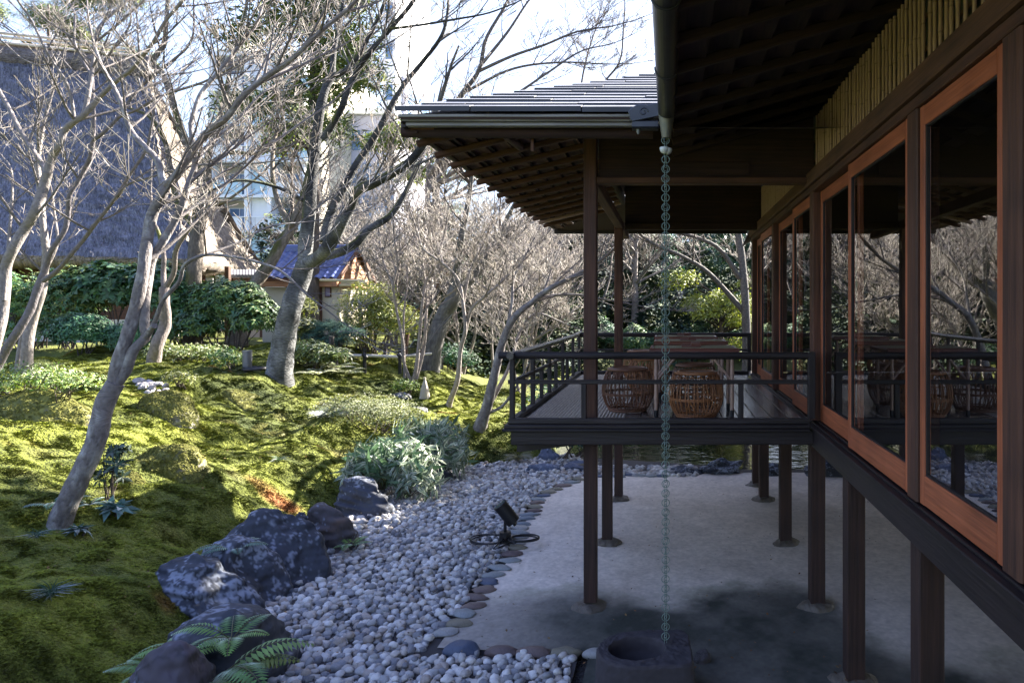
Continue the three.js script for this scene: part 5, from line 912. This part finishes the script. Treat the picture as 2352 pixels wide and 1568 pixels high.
// ------------------------------------------------------------------ the grey wood of bare trees behind
{
  const protos = [];
  function proto(seed, h, multi) {
    rnd = rngOf(seed); const t = new THREE.Group(), gl = new G(), gt = new G(), cf = { wig: .21, up: .035, twig: 2, min: .0066, kids: [5, 4, 3], flat: .8, lc: [1, .96, .92] };
    for (let m = 0; m < multi; m++) {
      const a = R(0, 6.28), ln = multi > 1 ? R(.15, .45) : R(0, .15), p = []; for (let k = 0; k <= 6; k++) p.push(new THREE.Vector3(Math.cos(a) * ln * k / 6 * h * .6 + R(-.08, .08), -.3 + (h * .7 + .3) * k / 6, Math.sin(a) * ln * k / 6 * h * .6 + R(-.08, .08)));
      const sp = spline(p, 14), r0 = (multi > 1 ? .045 : .10) * h / 4.5, g = new G(); g.tube(sp, q => r0 * (1 - q * .75), 7, 3, () => [1.05, .98, .92]); mesh('trunk', g.geo(), M.maple, t);
      for (let i = 0; i < (multi > 1 ? 9 : 19); i++) { const q = R(.28, 1), j = Math.min(13, q * 14 | 0), tg = new THREE.Vector3().subVectors(sp[j + 1], sp[j]).normalize(), sd = rv(); sd.y = Math.abs(sd.y) * .4; grow(gl, gt, sp[j], tg.multiplyScalar(.45).addScaledVector(sd, .9).normalize(), h * R(.22, .42), r0 * .38, 0, cf); }
    }
    mesh('branches', gl.geo(), M.maple, t); mesh('twigs', gt.geo(), M.twigs, t).userData.kind = 'stuff'; return t;
  }
  protos.push(proto(301, 4.6, 3), proto(302, 5.6, 2), proto(303, 4.2, 4), proto(304, 6.5, 1));
  rnd = rngOf(77);
  const spots = [[885, 24], [905, 19.5], [935, 24], [990, 21], [1060, 19], [1140, 20], [1225, 22.5], [1270, 30], [1310, 34], [1365, 31], [1410, 35], [1455, 31.5], [1240, 36], [1160, 33], [870, 29], [740, 30], [780, 36], [840, 38], [900, 40], [1340, 40], [1440, 42], [1590, 44], [1200, 17.5], [1290, 27], [1040, 40], [1120, 42], [1250, 43], [1390, 46]];
  // the glass mirrors the wood left of the frame too
  const lt = [[-300, 24], [-700, 20], [-1300, 17]];
  for (const [k, [px, d]] of [...spots, ...lt].entries()) {
    const t = protos[k % 4].clone(); t.name = numbered('thicket_tree'); const x = (px - VX) * d / FOC; t.position.copy(V(x, H(x, d) - .05, d)); t.rotation.y = R(0, 6.28); const s = R(.85, 1.25) * (d > 28 ? 1.25 : 1); t.scale.set(s, s * R(.9, 1.1), s);
    const rg = px < 0 ? 'in the garden beyond the left edge of the picture' : px < 830 ? 'behind the cherry and the gate house' : px < 1130 ? 'behind the thin stemmed maples' : px < 1330 ? 'behind the pale leaning maple' : 'across the pond behind the deck'; tag(t, 'bare grey twiggy tree ' + rg, 'bare tree', 'bare trees ' + rg); scene.add(t);
  }
  // dark evergreen undergrowth between the stems
  const g = new G(); rnd = rngOf(78);
  for (let k = 0; k < 10; k++) { const d = rv(); d.y = Math.abs(d.y); g.leaf(rv().multiplyScalar(.35), d.normalize(), UP, .55, .24, null, .2); }
  const n = 34000, im = new THREE.InstancedMesh(g.geo(), std({ color: 0xffffff, roughness: .8, side: THREE.DoubleSide }), n), o = new THREE.Object3D(), c = new THREE.Color();
  for (let k = 0; k < n;) {
    const d = R(19, 58), x = R(-.62, .2) * d; if (flatDist(x, d) < .6 || (x < -.36 * d && d < 27)) continue; const cl0 = N3(x * .35, 4, d * .35); if (cl0 < -.08 + R(-.15, .15)) continue;
    o.position.copy(V(x, H(x, d) + Math.max(0, R(-.3, 1.4 + cl0 * 5)) * (d > 27 ? 1.25 : .7), d)); o.rotation.set(R(-.6, .6), R(0, 6.28), R(-.6, .6)); o.scale.setScalar(R(.22, .5) * (d > 30 ? 1.3 : 1)); o.updateMatrix(); im.setMatrixAt(k, o.matrix);
    const q = mul3(pick([[.02, .045, .02], [.03, .06, .02], [.015, .04, .03], [.055, .075, .015]]), R(.6, 1.3)); im.setColorAt(k, c.setRGB(...q)); k++;
  }
  im.name = 'undergrowth'; tag(im, 'dark evergreen undergrowth filling the ground of the wood behind the garden', 'undergrowth'); im.userData.kind = 'stuff'; im.castShadow = im.receiveShadow = true; scene.add(im);
}
// ------------------------------------------------------------------ evergreens
function evergreen(name, label, cat, base, h, blobs, o) {
  const t = shrub(name, label, cat, base, blobs, { stems: o.stems ?? 3, sr: .035, th: h, stemCol: [.5, .45, .4], bark: M.darkBark, ...o });
  const g = new G(), top = new THREE.Vector3(o.lean || 0, h, 0); g.tube(spline([new THREE.Vector3(0, -.3, 0), new THREE.Vector3((o.lean || 0) * .3 + .1, h * .5, .1), top], 10), q => lerp(o.tr || .18, .04, q), 9, 2, () => [1, .9, .8]); mesh('trunk', g.geo(), M.darkBark, t); return t;
}
rnd = rngOf(61);
const bl = (n, c, s, r) => Array.from({ length: n }, () => [c[0] + R(-1, 1) * s[0], c[1] + R(-1, 1) * s[1], c[2] + R(-1, 1) * s[2], r * R(.7, 1.3), r * R(.5, .9), r * R(.7, 1.3)]);
{
  const gp = (px, d) => { const x = (px - VX) * d / FOC; return V(x, H(x, d), d); };
  evergreen('cedar_tree', 'tall cedar with hanging green sprays behind the cherry tree', 'cedar', gp(716, 18.5), 12.5, [...bl(13, [.35, 7.6, 0], [1.5, 2.4, .8], 1.0), ...bl(8, [.2, 10.2, 0], [1.1, 1.4, .7], .9)], { n: 13000, leaf: .26, asp: .18, out: .6, up: -.7, pal: [[.06, .09, .015], [.10, .14, .02], [.15, .18, .025], [.035, .06, .03]], mat: M.needle, tr: .19 });
  evergreen('pine_tree', 'broad pine with yellow green tufts against the sky, top left', 'pine', gp(110, 28), 13, [...bl(17, [0, 12, 0], [3.6, 1.7, 1.2], .85)], { n: 6500, leaf: .22, asp: .12, whorl: 5, up: .7, pal: [[.10, .13, .02], [.15, .17, .03], [.06, .09, .02]], mat: M.needle, tr: .25, stems: 2 });
  evergreen('evergreen_tree', 'bright yellow green rounded tree beyond the leaning trunk, below the far flats', 'evergreen tree', gp(668, 34), 9.2, [...bl(7, [0, 9.2, 0], [1.0, .9, .8], .75)], { n: 5000, leaf: .2, asp: .45, pal: [[.2, .26, .02], [.3, .34, .03], [.14, .2, .02]], tr: .15 });
  evergreen('evergreen_tree', 'bright yellow green tree behind the cherry limbs, left of the deck roof', 'evergreen tree', gp(890, 30), 7.2, [...bl(13, [0, 7.4, 0], [2.6, 1.3, .9], .75)], { n: 9000, leaf: .2, asp: .45, pal: [[.2, .26, .02], [.3, .34, .03], [.14, .2, .02]], tr: .15 });
  evergreen('evergreen_tree', 'small dark evergreen among the grey twigs left of the deck roof edge', 'evergreen tree', gp(1020, 36), 6.4, bl(6, [0, 5.6, 0], [1.2, 1.3, .8], .7), { n: 1800, leaf: .15, asp: .4, pal: [...G1, ...G2], tr: .13 });
  evergreen('evergreen_tree', 'big yellow green evergreen across the pond, seen through the deck', 'evergreen tree', gp(1650, 25), 4.5, [...bl(18, [-.2, 3.0, .3], [1.5, 1.6, .7], .6)], { n: 7500, leaf: .13, asp: .4, pal: [[.26, .30, .02], [.36, .38, .03], [.13, .18, .02], [.18, .23, .02]], tr: .13 });
  evergreen('evergreen_tree', 'tall dark green broadleaf tree at the far end of the glass wall', 'evergreen tree', gp(1725, 27), 7, [...bl(15, [-.3, 4.6, 0], [1.8, 1.9, .8], .6)], { n: 7000, leaf: .17, asp: .4, pal: [[.02, .07, .04], [.03, .09, .05], [.05, .1, .02], [.015, .05, .03]], mat: M.gloss, tr: .2 });
  evergreen('evergreen_tree', 'dark evergreen on the far bank behind the left deck post', 'evergreen tree', gp(1520, 36), 5, bl(9, [0, 3.4, 0], [2.4, 1.2, .8], .7), { n: 3800, leaf: .16, asp: .4, pal: [...G1, ...BL], tr: .15 });
  evergreen('evergreen_tree', 'dark evergreen on the far bank right of the left deck post', 'evergreen tree', gp(1440, 38), 5, bl(8, [0, 2.6, 0], [2.4, 1.0, .8], .7), { n: 3000, leaf: .16, asp: .4, pal: [...G1, ...BL], tr: .15 });
  // low shrubs along the far bank of the pond
  const bank = [[1395, 28.5], [1450, 28.4], [1505, 29], [1560, 29.2], [1615, 29.3], [1670, 29.2], [1720, 29]];
  const bk = ['leftmost shrub on the far pond bank, beside the left deck post', 'dark shrub on the far pond bank just right of the left deck posts', 'shrub on the far pond bank over the far left stool', 'shrub on the far pond bank directly over the tables', 'leafy shrub on the far pond bank behind the right end of the tables', 'dense green shrub on the far pond bank left of the glass wall', 'rightmost shrub on the far pond bank against the glass wall'];
  bank.forEach(([px, d], k) => shrub('bank_shrub', bk[k], 'shrub', gp(px, d), [[0, .5, 0, .75, .5, .5], [R(-.5, .5), .9, -.3, .5, .4, .4]], { n: 1500, leaf: .13, pal: k % 2 ? [...G1, ...G2] : G1, asp: .4, whorl: 3 }));
  const br = ['pale grey rock at the water line of the far bank, left', 'brownish rock at the water line of the far bank, middle', 'dark rock at the water line of the far bank, right'];
  [[1420, 28], [1555, 28.6], [1680, 28.4]].forEach(([px, d], k) => boulder(br[k], px, VY + FOC * (E + .3) / d, -.3, 1.6, .75, 1, { base: [.12, .13, .15], lt: .2 }));
  const shade = (x, d, h0, h1, r, l) => evergreen('evergreen_tree', l, 'evergreen tree', V(x, 0, d), h1 - .5, bl(9, [0, (h0 + h1) / 2, 0], [r * .6, (h1 - h0) / 2.4, r * .6], r * .62), { n: 3600, leaf: .28, asp: .45, pal: G1, tr: .2 });  // unseen trees added for the shade they cast on pebbles and moss
  shade(4.4, 15.6, 5.5, 11.5, 2.2, 'tall unseen evergreen added for shade behind the house, nearest to the glass wing'); shade(7, 17.2, 5, 11, 2.3, 'tall unseen evergreen added for shade behind the house, farthest to the right'); shade(4.8, 19.2, 4.5, 8.6, 1.5, 'shorter unseen evergreen added for shade behind the house by the pond');
}

// ------------------------------------------------------------------ thatched house
rnd = rngOf(71);
{
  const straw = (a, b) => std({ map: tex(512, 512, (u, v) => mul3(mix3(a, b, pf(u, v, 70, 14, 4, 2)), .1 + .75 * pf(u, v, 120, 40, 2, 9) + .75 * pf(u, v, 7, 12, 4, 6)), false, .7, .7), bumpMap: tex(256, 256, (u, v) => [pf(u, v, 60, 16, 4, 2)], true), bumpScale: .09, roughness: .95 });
  const thatch = straw([.10, .08, .065], [.34, .28, .22]), grey = straw([.05, .052, .066], [.24, .24, .29]);  // front slope copy tinted blue-grey for its shade, straw tone for the sunlit end
  const KS = 1.14, U = new THREE.Vector3(.945, 0, -.327), B = new THREE.Vector3(-.327, 0, -.945), he = E + 1.28 * KS;
  const C0 = V(-11.8 * KS, he, 17.5 * KS), C1 = C0.clone().addScaledVector(B, 8 * KS), L0 = C0.clone().addScaledVector(U, -17 * KS), L1 = C1.clone().addScaledVector(U, -17 * KS), R1 = C0.clone().addScaledVector(B, 4 * KS).addScaledVector(U, -2.5 * KS).setY(E + 7.15 * KS), R0 = R1.clone().addScaledVector(U, -11 * KS);
  const o = thing('thatched_house', 'large farmhouse with a steep thatched roof behind the hedge on the left', 'house', C0.clone().setY(1.4)), OB = o.position;
  const slope = (a, b, c, d, nu, nv, name, mt = thatch) => {      // a,b eave; c,d ridge over a,b
    const g = new G(), nor = new THREE.Vector3().subVectors(b, a).cross(new THREE.Vector3().subVectors(c, a)).normalize(), lu = a.distanceTo(b), lv = a.distanceTo(c);
    for (let j = 0; j <= nv; j++) for (let k = 0; k <= nu; k++) {
      const u = k / nu, v = j / nv, p = a.clone().lerp(b, u).lerp(c.clone().lerp(d, u), v); const bul = .28 * Math.sin(Math.PI * Math.pow(v, .7)) * -1;
      const nz = .12 * fbm3(p.x * 1.2, p.y * 2.2, p.z * 1.2, 4) + .09 * N3(p.x * 5, p.y * 9, p.z * 5); p.addScaledVector(nor, bul + nz); if (j === 0) p.y -= .1; g.v(p, nor, u * lu * .5, v * lv * .5);
    }
    for (let j = 0; j < nv; j++) for (let k = 0; k < nu; k++) { const q = j * (nu + 1) + k; g.i.push(q, q + 1, q + nu + 1, q + 1, q + nu + 2, q + nu + 1); }
    const geo = g.geo(OB); geo.computeVertexNormals(); return mesh(name, geo, mt, o);
  };
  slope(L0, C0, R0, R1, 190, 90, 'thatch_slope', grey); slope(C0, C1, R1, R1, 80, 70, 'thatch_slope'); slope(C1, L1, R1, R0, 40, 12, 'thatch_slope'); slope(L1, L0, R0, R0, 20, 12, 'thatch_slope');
  // thick cut edge and dark underside of the eave
  const edge = (a, b, inw) => { const g = new G(), n = 60, col0 = new THREE.Vector3(); for (let k = 0; k <= n; k++) { const p = a.clone().lerp(b, k / n), w = .05 * N3(p.x * 3, 1, p.z * 3); const q = [[.0, -.06], [-.02, -.22], [.12, -.36], [.5, -.42], [1.5, .1]]; q.forEach(([i, h]) => g.v(p.clone().addScaledVector(inw, i).add(new THREE.Vector3(0, h + w, 0)), inw.clone().negate(), k * .13, i + h)); } for (let k = 0; k < n; k++) for (let j = 0; j < 4; j++) { const s = k * 5 + j; g.i.push(s, s + 1, s + 5, s + 1, s + 6, s + 5); } const geo = g.geo(OB); geo.computeVertexNormals(); mesh('eave_edge', geo, thatch, o); };
  edge(L0, C0, B); edge(C0, C1, U.clone().negate());
  const rg = new G(); for (const [y, w] of [[.12, .5], [.34, .34]]) rg.tube(logPts(R0.clone().add(new THREE.Vector3(-.3, y - .3, 0)), R1.clone().add(new THREE.Vector3(.3, y - .3, 0)), 10), w * .7, 12, 1, null, true); mesh('ridge_cap', rg.geo(OB), straw([.12, .10, .10], [.30, .26, .25]), o);
  const bg = new G(); for (const y of [.15, .32, .45]) bg.tube(logPts(R0.clone().add(new THREE.Vector3(0, y, .35)), R1.clone().add(new THREE.Vector3(0, y, .35)), 10), .05, 6, 1); mesh('ridge_pole', bg.geo(OB), M.bambooFloor, o);
  // walls
  const at = (u, b, h) => C0.clone().addScaledVector(U, u).addScaledVector(B, b).setY(h);
  const wall = (n, u0, u1, b, h0, h1, m, th = .12) => { const g = new G(); g.prism(at(u0, b, (h0 + h1) / 2), at(u1, b, (h0 + h1) / 2), th, h1 - h0, .004); mesh(n, g.geo(OB), m, o); };
  wall('wall', -17, -1.15, 1.25, 1.2, 2.4, M.plank, .14); wall('wall', -17, -1.15, 1.25, 2.4, 4.3, M.post);
  for (let u = -16; u < -1; u += 1.86) wall('wall_post', u, u + .14, 1.16, 1.2, 4.1, M.dark, .12);
  for (let u = -15.8; u < -2.2; u += 1.86) wall('plaster_panel', u + .05, u + 1.6, 1.165, 1.55, 2.35, M.plaster, .04);
  const g2 = new G(); g2.prism(at(-1.2, 1.25, 2.7), at(-1.2, 7, 2.7), .12, 3, .004); mesh('wall', g2.geo(OB), M.plaster, o);
  // paper screens and small tiled lean-to at the right end
  const scr = (px0, px1, y0, y1, d, n) => { const a = P(px0, y1, d), b = P(px1, y1, d), g = new G(); g.prism(a.clone().setY((P(0, y0, d).y + a.y) / 2), b.clone().setY((P(0, y0, d).y + a.y) / 2), .03, P(0, y0, d).y - a.y, .002); mesh(n, g.geo(OB), M.shoji, o); };
  scr(468, 489, 638, 672, 21.9, 'paper_screen'); scr(493, 516, 632, 672, 21.9, 'paper_screen');
  const wd = (px0, y0, px1, y1, d, w, m = M.plank) => { const g = new G(); g.prism(P(px0, y0, d), P(px1, y1, d), w, w, .006); mesh('wall_post', g.geo(OB), m, o); };
  wd(522, 612, 522, 800, 21.8, .13); wd(491, 630, 491, 675, 21.85, .04); wd(465, 632, 465, 790, 21.8, .1); wd(440, 678, 530, 678, 21.8, .07);
}
{ // plaster garden wall with tiled coping between the farmhouse and the gate
  const a = P(540, 800, 22.5), o = thing('plaster_wall', 'beige plaster garden wall with a brown rail and white boarding above, left of the cherry', 'wall', a), g = (n, fn, m) => { const q = new G(); fn(q); mesh(n, q.geo(a), m, o); };
  const bar = (px0, px1, y0, y1, th) => q => { const m = (y0 + y1) / 2, A = P(px0, m, 22.5), Bq = P(px1, m, 22.5); q.prism(A, Bq, th, (y1 - y0) * 22.5 / FOC, .004); };
  g('plaster', bar(520, 705, 692, 830, .16), std({ color: col(.42, .36, .30), roughness: .95 }));
  g('rail', bar(520, 705, 686, 692, .2), M.plank); for (let k = 0; k < 18; k++) g('white_board', bar(602 + k * 5.6, 607 + k * 5.6, 648, 686, .03), M.shoji);
  g('beam', bar(520, 705, 640, 648, .2), M.post); for (const px of [530, 602, 660, 704]) g('wall_post', q => q.prism(P(px, 640, 22.4), P(px, 820, 22.4), .12, .12, .006), M.post);
  const ti = std({ map: tex(128, 128, (u, v) => mix3([.12, .12, .13], [.26, .25, .26], pf(u, v, 8, 8, 3, 2))), roughness: .6 });
  for (let k = 0; k < 16; k++) { const px = 530 + k * 7; g('coping_tile', q => q.tube([P(px, 622, 22.9), P(px, 634, 22.2)], .06, 7, 1, null, true), ti); } g('gutter_pole', bar(526, 650, 636, 639, .07), M.bamboo);
}
// ------------------------------------------------------------------ tiled gate
{
  const b = V(-9.6, 1.35, 18.9), o = thing('tiled_gate', 'small gate house with a blue glazed tile roof and wooden gable behind the cherry tree', 'gate house', b);
  const q = (n, fn, m, l) => { const g = new G(); fn(g); return mesh(n, g.geo(b), m, o, l); };
  const xr = -8.72, xl = -10.95, de = 18.35, dr = 19.5, hE = 3.46, hR = 4.3, roof = part('roof', o);
  const tileM = [[.10, .13, .30], [.13, .16, .34], [.085, .11, .26]].map(c => std({ color: col(...c), roughness: .28 }));
  const sl = Math.hypot(dr - de, hR - hE), nr = 9, nc = 11, tw = (xr - xl) / nc, tl = sl / nr;
  const tg = new G(), ns = 10; // one pantile
  for (const [v, th] of [[0, 0], [0, .03], [1.25, .03]]) for (let k = 0; k <= ns; k++) { const u = k / ns, wv = .03 * Math.sin(u * 6.283 + .6) ; tg.v(new THREE.Vector3((u - .5) * tw * 1.02, wv + th - v * .018, -v * tl), new THREE.Vector3(-Math.cos(u * 6.283 + .6) * .6, 1, 0).normalize(), u, v); }
  for (let j = 0; j < 2; j++) for (let k = 0; k < ns; k++) { const s = j * (ns + 1) + k; tg.i.push(s, s + 1, s + ns + 1, s + 1, s + ns + 2, s + ns + 1); }
  const tgeo = tg.geo(); tgeo.computeVertexNormals();
  const ang = Math.atan2(hR - hE, dr - de);
  for (const side of [1, -1]) for (let r = 0; r < nr; r++) for (let c = 0; c < nc; c++) {
    const t = mesh('roof_tile', tgeo, tileM[rnd() * 3 | 0], roof), f = r / nr; t.position.copy(V(xl + (c + .5) * tw, lerp(hE, hR, f) + .02, side > 0 ? lerp(de, dr, f) : lerp(dr + (dr - de), dr, f)).sub(b)); t.rotation.set(side > 0 ? ang : -ang, side > 0 ? 0 : Math.PI, 0, 'YXZ'); t.rotation.x = ang; 
  }
  const under = new G(); for (const s of [0, 1]) { const d2 = s ? 2 * dr - de : de; under.face([V(xl, hE - .01, d2), V(xr, hE - .01, d2), V(xr, hR - .02, dr), V(xl, hR - .02, dr)]); } mesh('roof_deck', under.geo(b), M.plank, roof);
  const rc = new G(); rc.tube([V(xl - .05, hR + .07, dr), V(xr + .05, hR + .07, dr)], .09, 12, 1, null, true); rc.prism(V(xl, hR + .0, dr), V(xr, hR + .0, dr), .2, .1, .01); mesh('ridge_cap', rc.geo(b), tileM[2], roof);
  const gableM = wood([.48, .24, .12], [.26, .12, .06], .7);
  for (let k = 0; k < 6; k++) { const h0 = lerp(hE - .1, hR - .1, k / 6), w = (dr - de) * (1 - k / 6) - .1; q('gable_board', g => g.prism(V(xr - .06, h0 + .06, dr - w), V(xr - .06, h0 + .06, dr + w), .03, .125, .004), gableM); }
  for (const s of [-1, 1]) q('barge_board', g => g.prism(V(xr + .02, hR + .02, dr), V(xr + .02, hE - .04, dr + s * (dr - de + .05)), .05, .11, .006), M.plank);
  q('tie_beam', g => g.prism(V(xl, hE - .14, de + .2), V(xr + .15, hE - .14, de + .2), .12, .14, .01), gableM); q('tie_beam', g => g.prism(V(xr - .1, hE - .14, de), V(xr - .1, hE - .14, 2 * dr - de), .12, .14, .01), gableM);
  const cream = std({ color: col(.50, .45, .36), roughness: .9 });
  q('wall', g => g.box(-9.32, xr - .12, 1.2, hE - .215, 18.7, 18.85, .004), cream); q('wall', g => g.box(xl, -10.0, 1.2, hE - .215, 18.75, 18.87, .004), cream); q('wall', g => g.box(xr - .24, xr - .12, 1.2, hE - .215, 18.853, 20.4, .004), cream);
  q('door', g => g.box(-9.99, -9.33, 1.2, hE - .3, 18.9, 18.94, .004), M.post);
  q('wall_post', g => g.box(-9.42, -9.30, 1.2, hE - .21, 18.6, 18.69, .01), M.post); q('sign_frame', g => g.box(-9.23, -9.06, 2.98, 3.26, 18.67, 18.697, .004), M.plank); q('sign_panel', g => g.box(-9.205, -9.085, 3.005, 3.235, 18.655, 18.668, .002), std({ color: col(.22, .18, .26), roughness: .7 }));
  const tr = thing('bamboo_trellis', 'slender bamboo frame of two uprights and crossed poles beside the tiled gate', 'trellis', P(827, 800, 17.6)), tb = tr.position, pale = std({ color: col(.48, .40, .24), roughness: .6 });
  for (const [p0, p1, r] of [[P(827, 800, 17.6), P(827, 648, 17.6), .045], [P(853, 790, 17.8), P(853, 652, 17.8), .042]]) { const g = new G(); g.tube([p0, p1], r, 8, 2, null, true); mesh('upright', g.geo(tb), pale, tr); }
  for (const [p0, p1] of [[P(735, 643, 17.9), P(840, 645, 17.6)], [P(780, 655, 17.9), P(861, 655, 17.6)], [P(785, 649, 18.3), P(840, 650, 17.4)]]) { const g = new G(); g.tube([p0, p1], .035, 8, 2, null, true); mesh('cross_pole', g.geo(tb), pale, tr); }
}
// ------------------------------------------------------------------ flats and towers far behind
const wht = std({ color: col(.78, .79, .80), roughness: .8 }), beige = std({ color: col(.52, .47, .38), roughness: .85 }), glassB = std({ color: col(.12, .2, .34), roughness: .12 }), cyan = std({ color: col(.45, .62, .70), roughness: .25 }), grey = std({ color: col(.42, .42, .50), roughness: .85 });
{
  const d = 62, x0 = (478 - VX) * d / FOC, x1 = (712 - VX) * d / FOC, b = V((x0 + x1) / 2, 0, d), o = thing('apartment_building', 'white block of flats with balconies behind the bare trees, left of the cedar', 'building', b);
  const q = (n, X0, X1, h0, h1, d0, d1, m) => { const g = new G(); g.box(X0, X1, h0, h1, d0, d1, .01); return mesh(n, g.geo(b), m, o); };
  q('body', x0, x1, -1, 25.2, d + 2, d + 14, beige); const ph = 3.15, xm = (613 - VX) * d / FOC;
  q('roof_slab', x0 - .2, x1 + .2, 25.2, 25.6, d + .2, d + 14.2, wht); q('stair_tower', x0 - .1, x0 + 1.5, 25.6, 27.6, d + 3, d + 8, beige);
  for (const x of [x0, (560 - VX) * d / FOC, xm, (690 - VX) * d / FOC]) q('pier', x, x + .34, -1, 25.2, d - .02, d + 1.99, wht);
  for (let f = 0; f < 8; f++) {
    const h = f * ph;
    q('slab', x0 - .1, x1, h - .12, h + .14, d - .15, d + 1.98, wht);
    q('parapet', x0 + .4, (556 - VX) * d / FOC, h + .16, h + 1.25, d - .12, d - .04, f % 2 ? wht : cyan); q('parapet', xm + .4, x1, h + .16, h + 1.25, d - .12, d - .04, f % 2 ? cyan : wht);
    q('parapet_cap', x0 + .3, x1, h + 1.26, h + 1.34, d - .16, d - .02, wht);
    const win = (X0, X1, h0, h1) => { const w = part('window', o); const g = new G(); g.box(X0, X1, h0, h1, d + 1.93, d + 1.97, .004); mesh('pane', g.geo(b), glassB, w); const fr = new G(); fr.box(X0 - .07, X0, h0, h1 + .07, d + 1.9, d + 1.98, .004); fr.box(X1, X1 + .07, h0, h1 + .07, d + 1.9, d + 1.98, .004); fr.box(X0, X1, h1, h1 + .07, d + 1.9, d + 1.98, .004); fr.box((X0 + X1) / 2 - .03, (X0 + X1) / 2 + .03, h0, h1, d + 1.88, d + 1.925, .004); mesh('frame', fr.geo(b), wht, w); };
    win(x0 + .7, x0 + 2.5, h + .2, h + 2.3); win(xm + .5, xm + 2.0, h + .2, h + 2.3); win(xm + 2.2, x1 - .2, h + .9, h + 2.3); q('wall_panel', (562 - VX) * d / FOC + .3, xm - .05, h + .15, h + ph - .13, d + .5, d + .6, f % 2 ? wht : cyan); win((575 - VX) * d / FOC, (602 - VX) * d / FOC, h + .9, h + 2.2);
  }
}
{
  const d = 90, xr = (908 - VX) * d / FOC, xl = (878 - VX) * d / FOC, b = V(xr, 0, d), o = thing('tower_block', 'pale high rise tower rising out of the picture left of the deck roof', 'building', b);
  const q = (n, X0, X1, h0, h1, d0, d1, m, p = o) => { const g = new G(); g.box(X0, X1, h0, h1, d0, d1, .02); return mesh(n, g.geo(b), m, p); };
  q('body', xl, xr, -1, 58, d, d + 13, std({ color: col(.8, .8, .82), roughness: .8 })); q('annex', xr + .01, xr + .5, -1, 33.5, d + 2.2, d + 11.5, grey);
  for (let f = 0; f < 10; f++) { q('window', xr + .51, xr + .56, 3 + f * 3, 5 + f * 3, d + 2.8, d + 6.2, glassB); q('window', xr + .51, xr + .56, 3 + f * 3, 5 + f * 3, d + 7, d + 11, glassB); q('window', xl + .4, xr - .4, 3 + f * 5.3, 5 + f * 5.3, d - .05, d - .01, glassB); }
}
{
  const d = 70, b = V((850 - VX) * d / FOC, 0, d), o = thing('flat_roofed_building', 'low lavender grey building with a pale roof slab between the cherry limbs and the tower', 'building', b), q = (n, p0, p1, h0, h1, d0, d1, m) => { const g = new G(); g.box((p0 - VX) * d / FOC, (p1 - VX) * d / FOC, h0, h1, d0, d1, .02); mesh(n, g.geo(b), m, o); };
  q('body', 800, 905, -1, 22, d, d + 9, grey); q('roof_slab', 796, 909, 22.05, 22.6, d - .5, d + 9.4, wht); for (let f = 0; f < 6; f++) for (let k = 0; k < 4; k++) q('window', 808 + k * 25, 826 + k * 25, 2 + f * 3.3, 4 + f * 3.3, d - .06, d - .01, glassB);
}
// ------------------------------------------------------------------ fallen leaves
{
  rnd = rngOf(90); const g = new G(); g.leaf(new THREE.Vector3(-.5, 0, 0), new THREE.Vector3(1, .1, 0).normalize(), UP, 1, .6, null, .05);
  const n = 900, im = new THREE.InstancedMesh(g.geo(), std({ color: 0xffffff, roughness: .8, side: THREE.DoubleSide }), n), o = new THREE.Object3D(), c = new THREE.Color();
  for (let k = 0; k < n; k++) {
    const d = 4.4 + 9 * Math.pow(rnd(), 1.3), x = k % 3 === 0 ? R(-.15, .5) * d * .6 : R(-.9, -.12) * d, f = flatDist(x, d), h = f > 0 ? H(x, d) + .02 : x > PADX(d) && d > 5.4 ? .017 : .075; if (f < 0 && d > 11) { im.setMatrixAt(k, new THREE.Matrix4().makeTranslation(0, -3, 0)); continue; }
    o.position.copy(V(x, h, d)); o.rotation.set(R(-.4, .4), R(0, 6.28), R(-.4, .4)); o.scale.setScalar(R(.012, .034)); o.updateMatrix(); im.setMatrixAt(k, o.matrix); im.setColorAt(k, c.setRGB(...mul3(pick([[.14, .07, .03], [.2, .09, .03], [.09, .05, .03], [.24, .15, .06]]), R(.6, 1.2))));
  }
  im.name = 'fallen_leaves'; tag(im, 'small brown fallen leaves scattered over pebbles, moss and court', 'leaves'); im.userData.kind = 'stuff'; im.castShadow = im.receiveShadow = true; scene.add(im);
}
renderer.render(scene, camera);
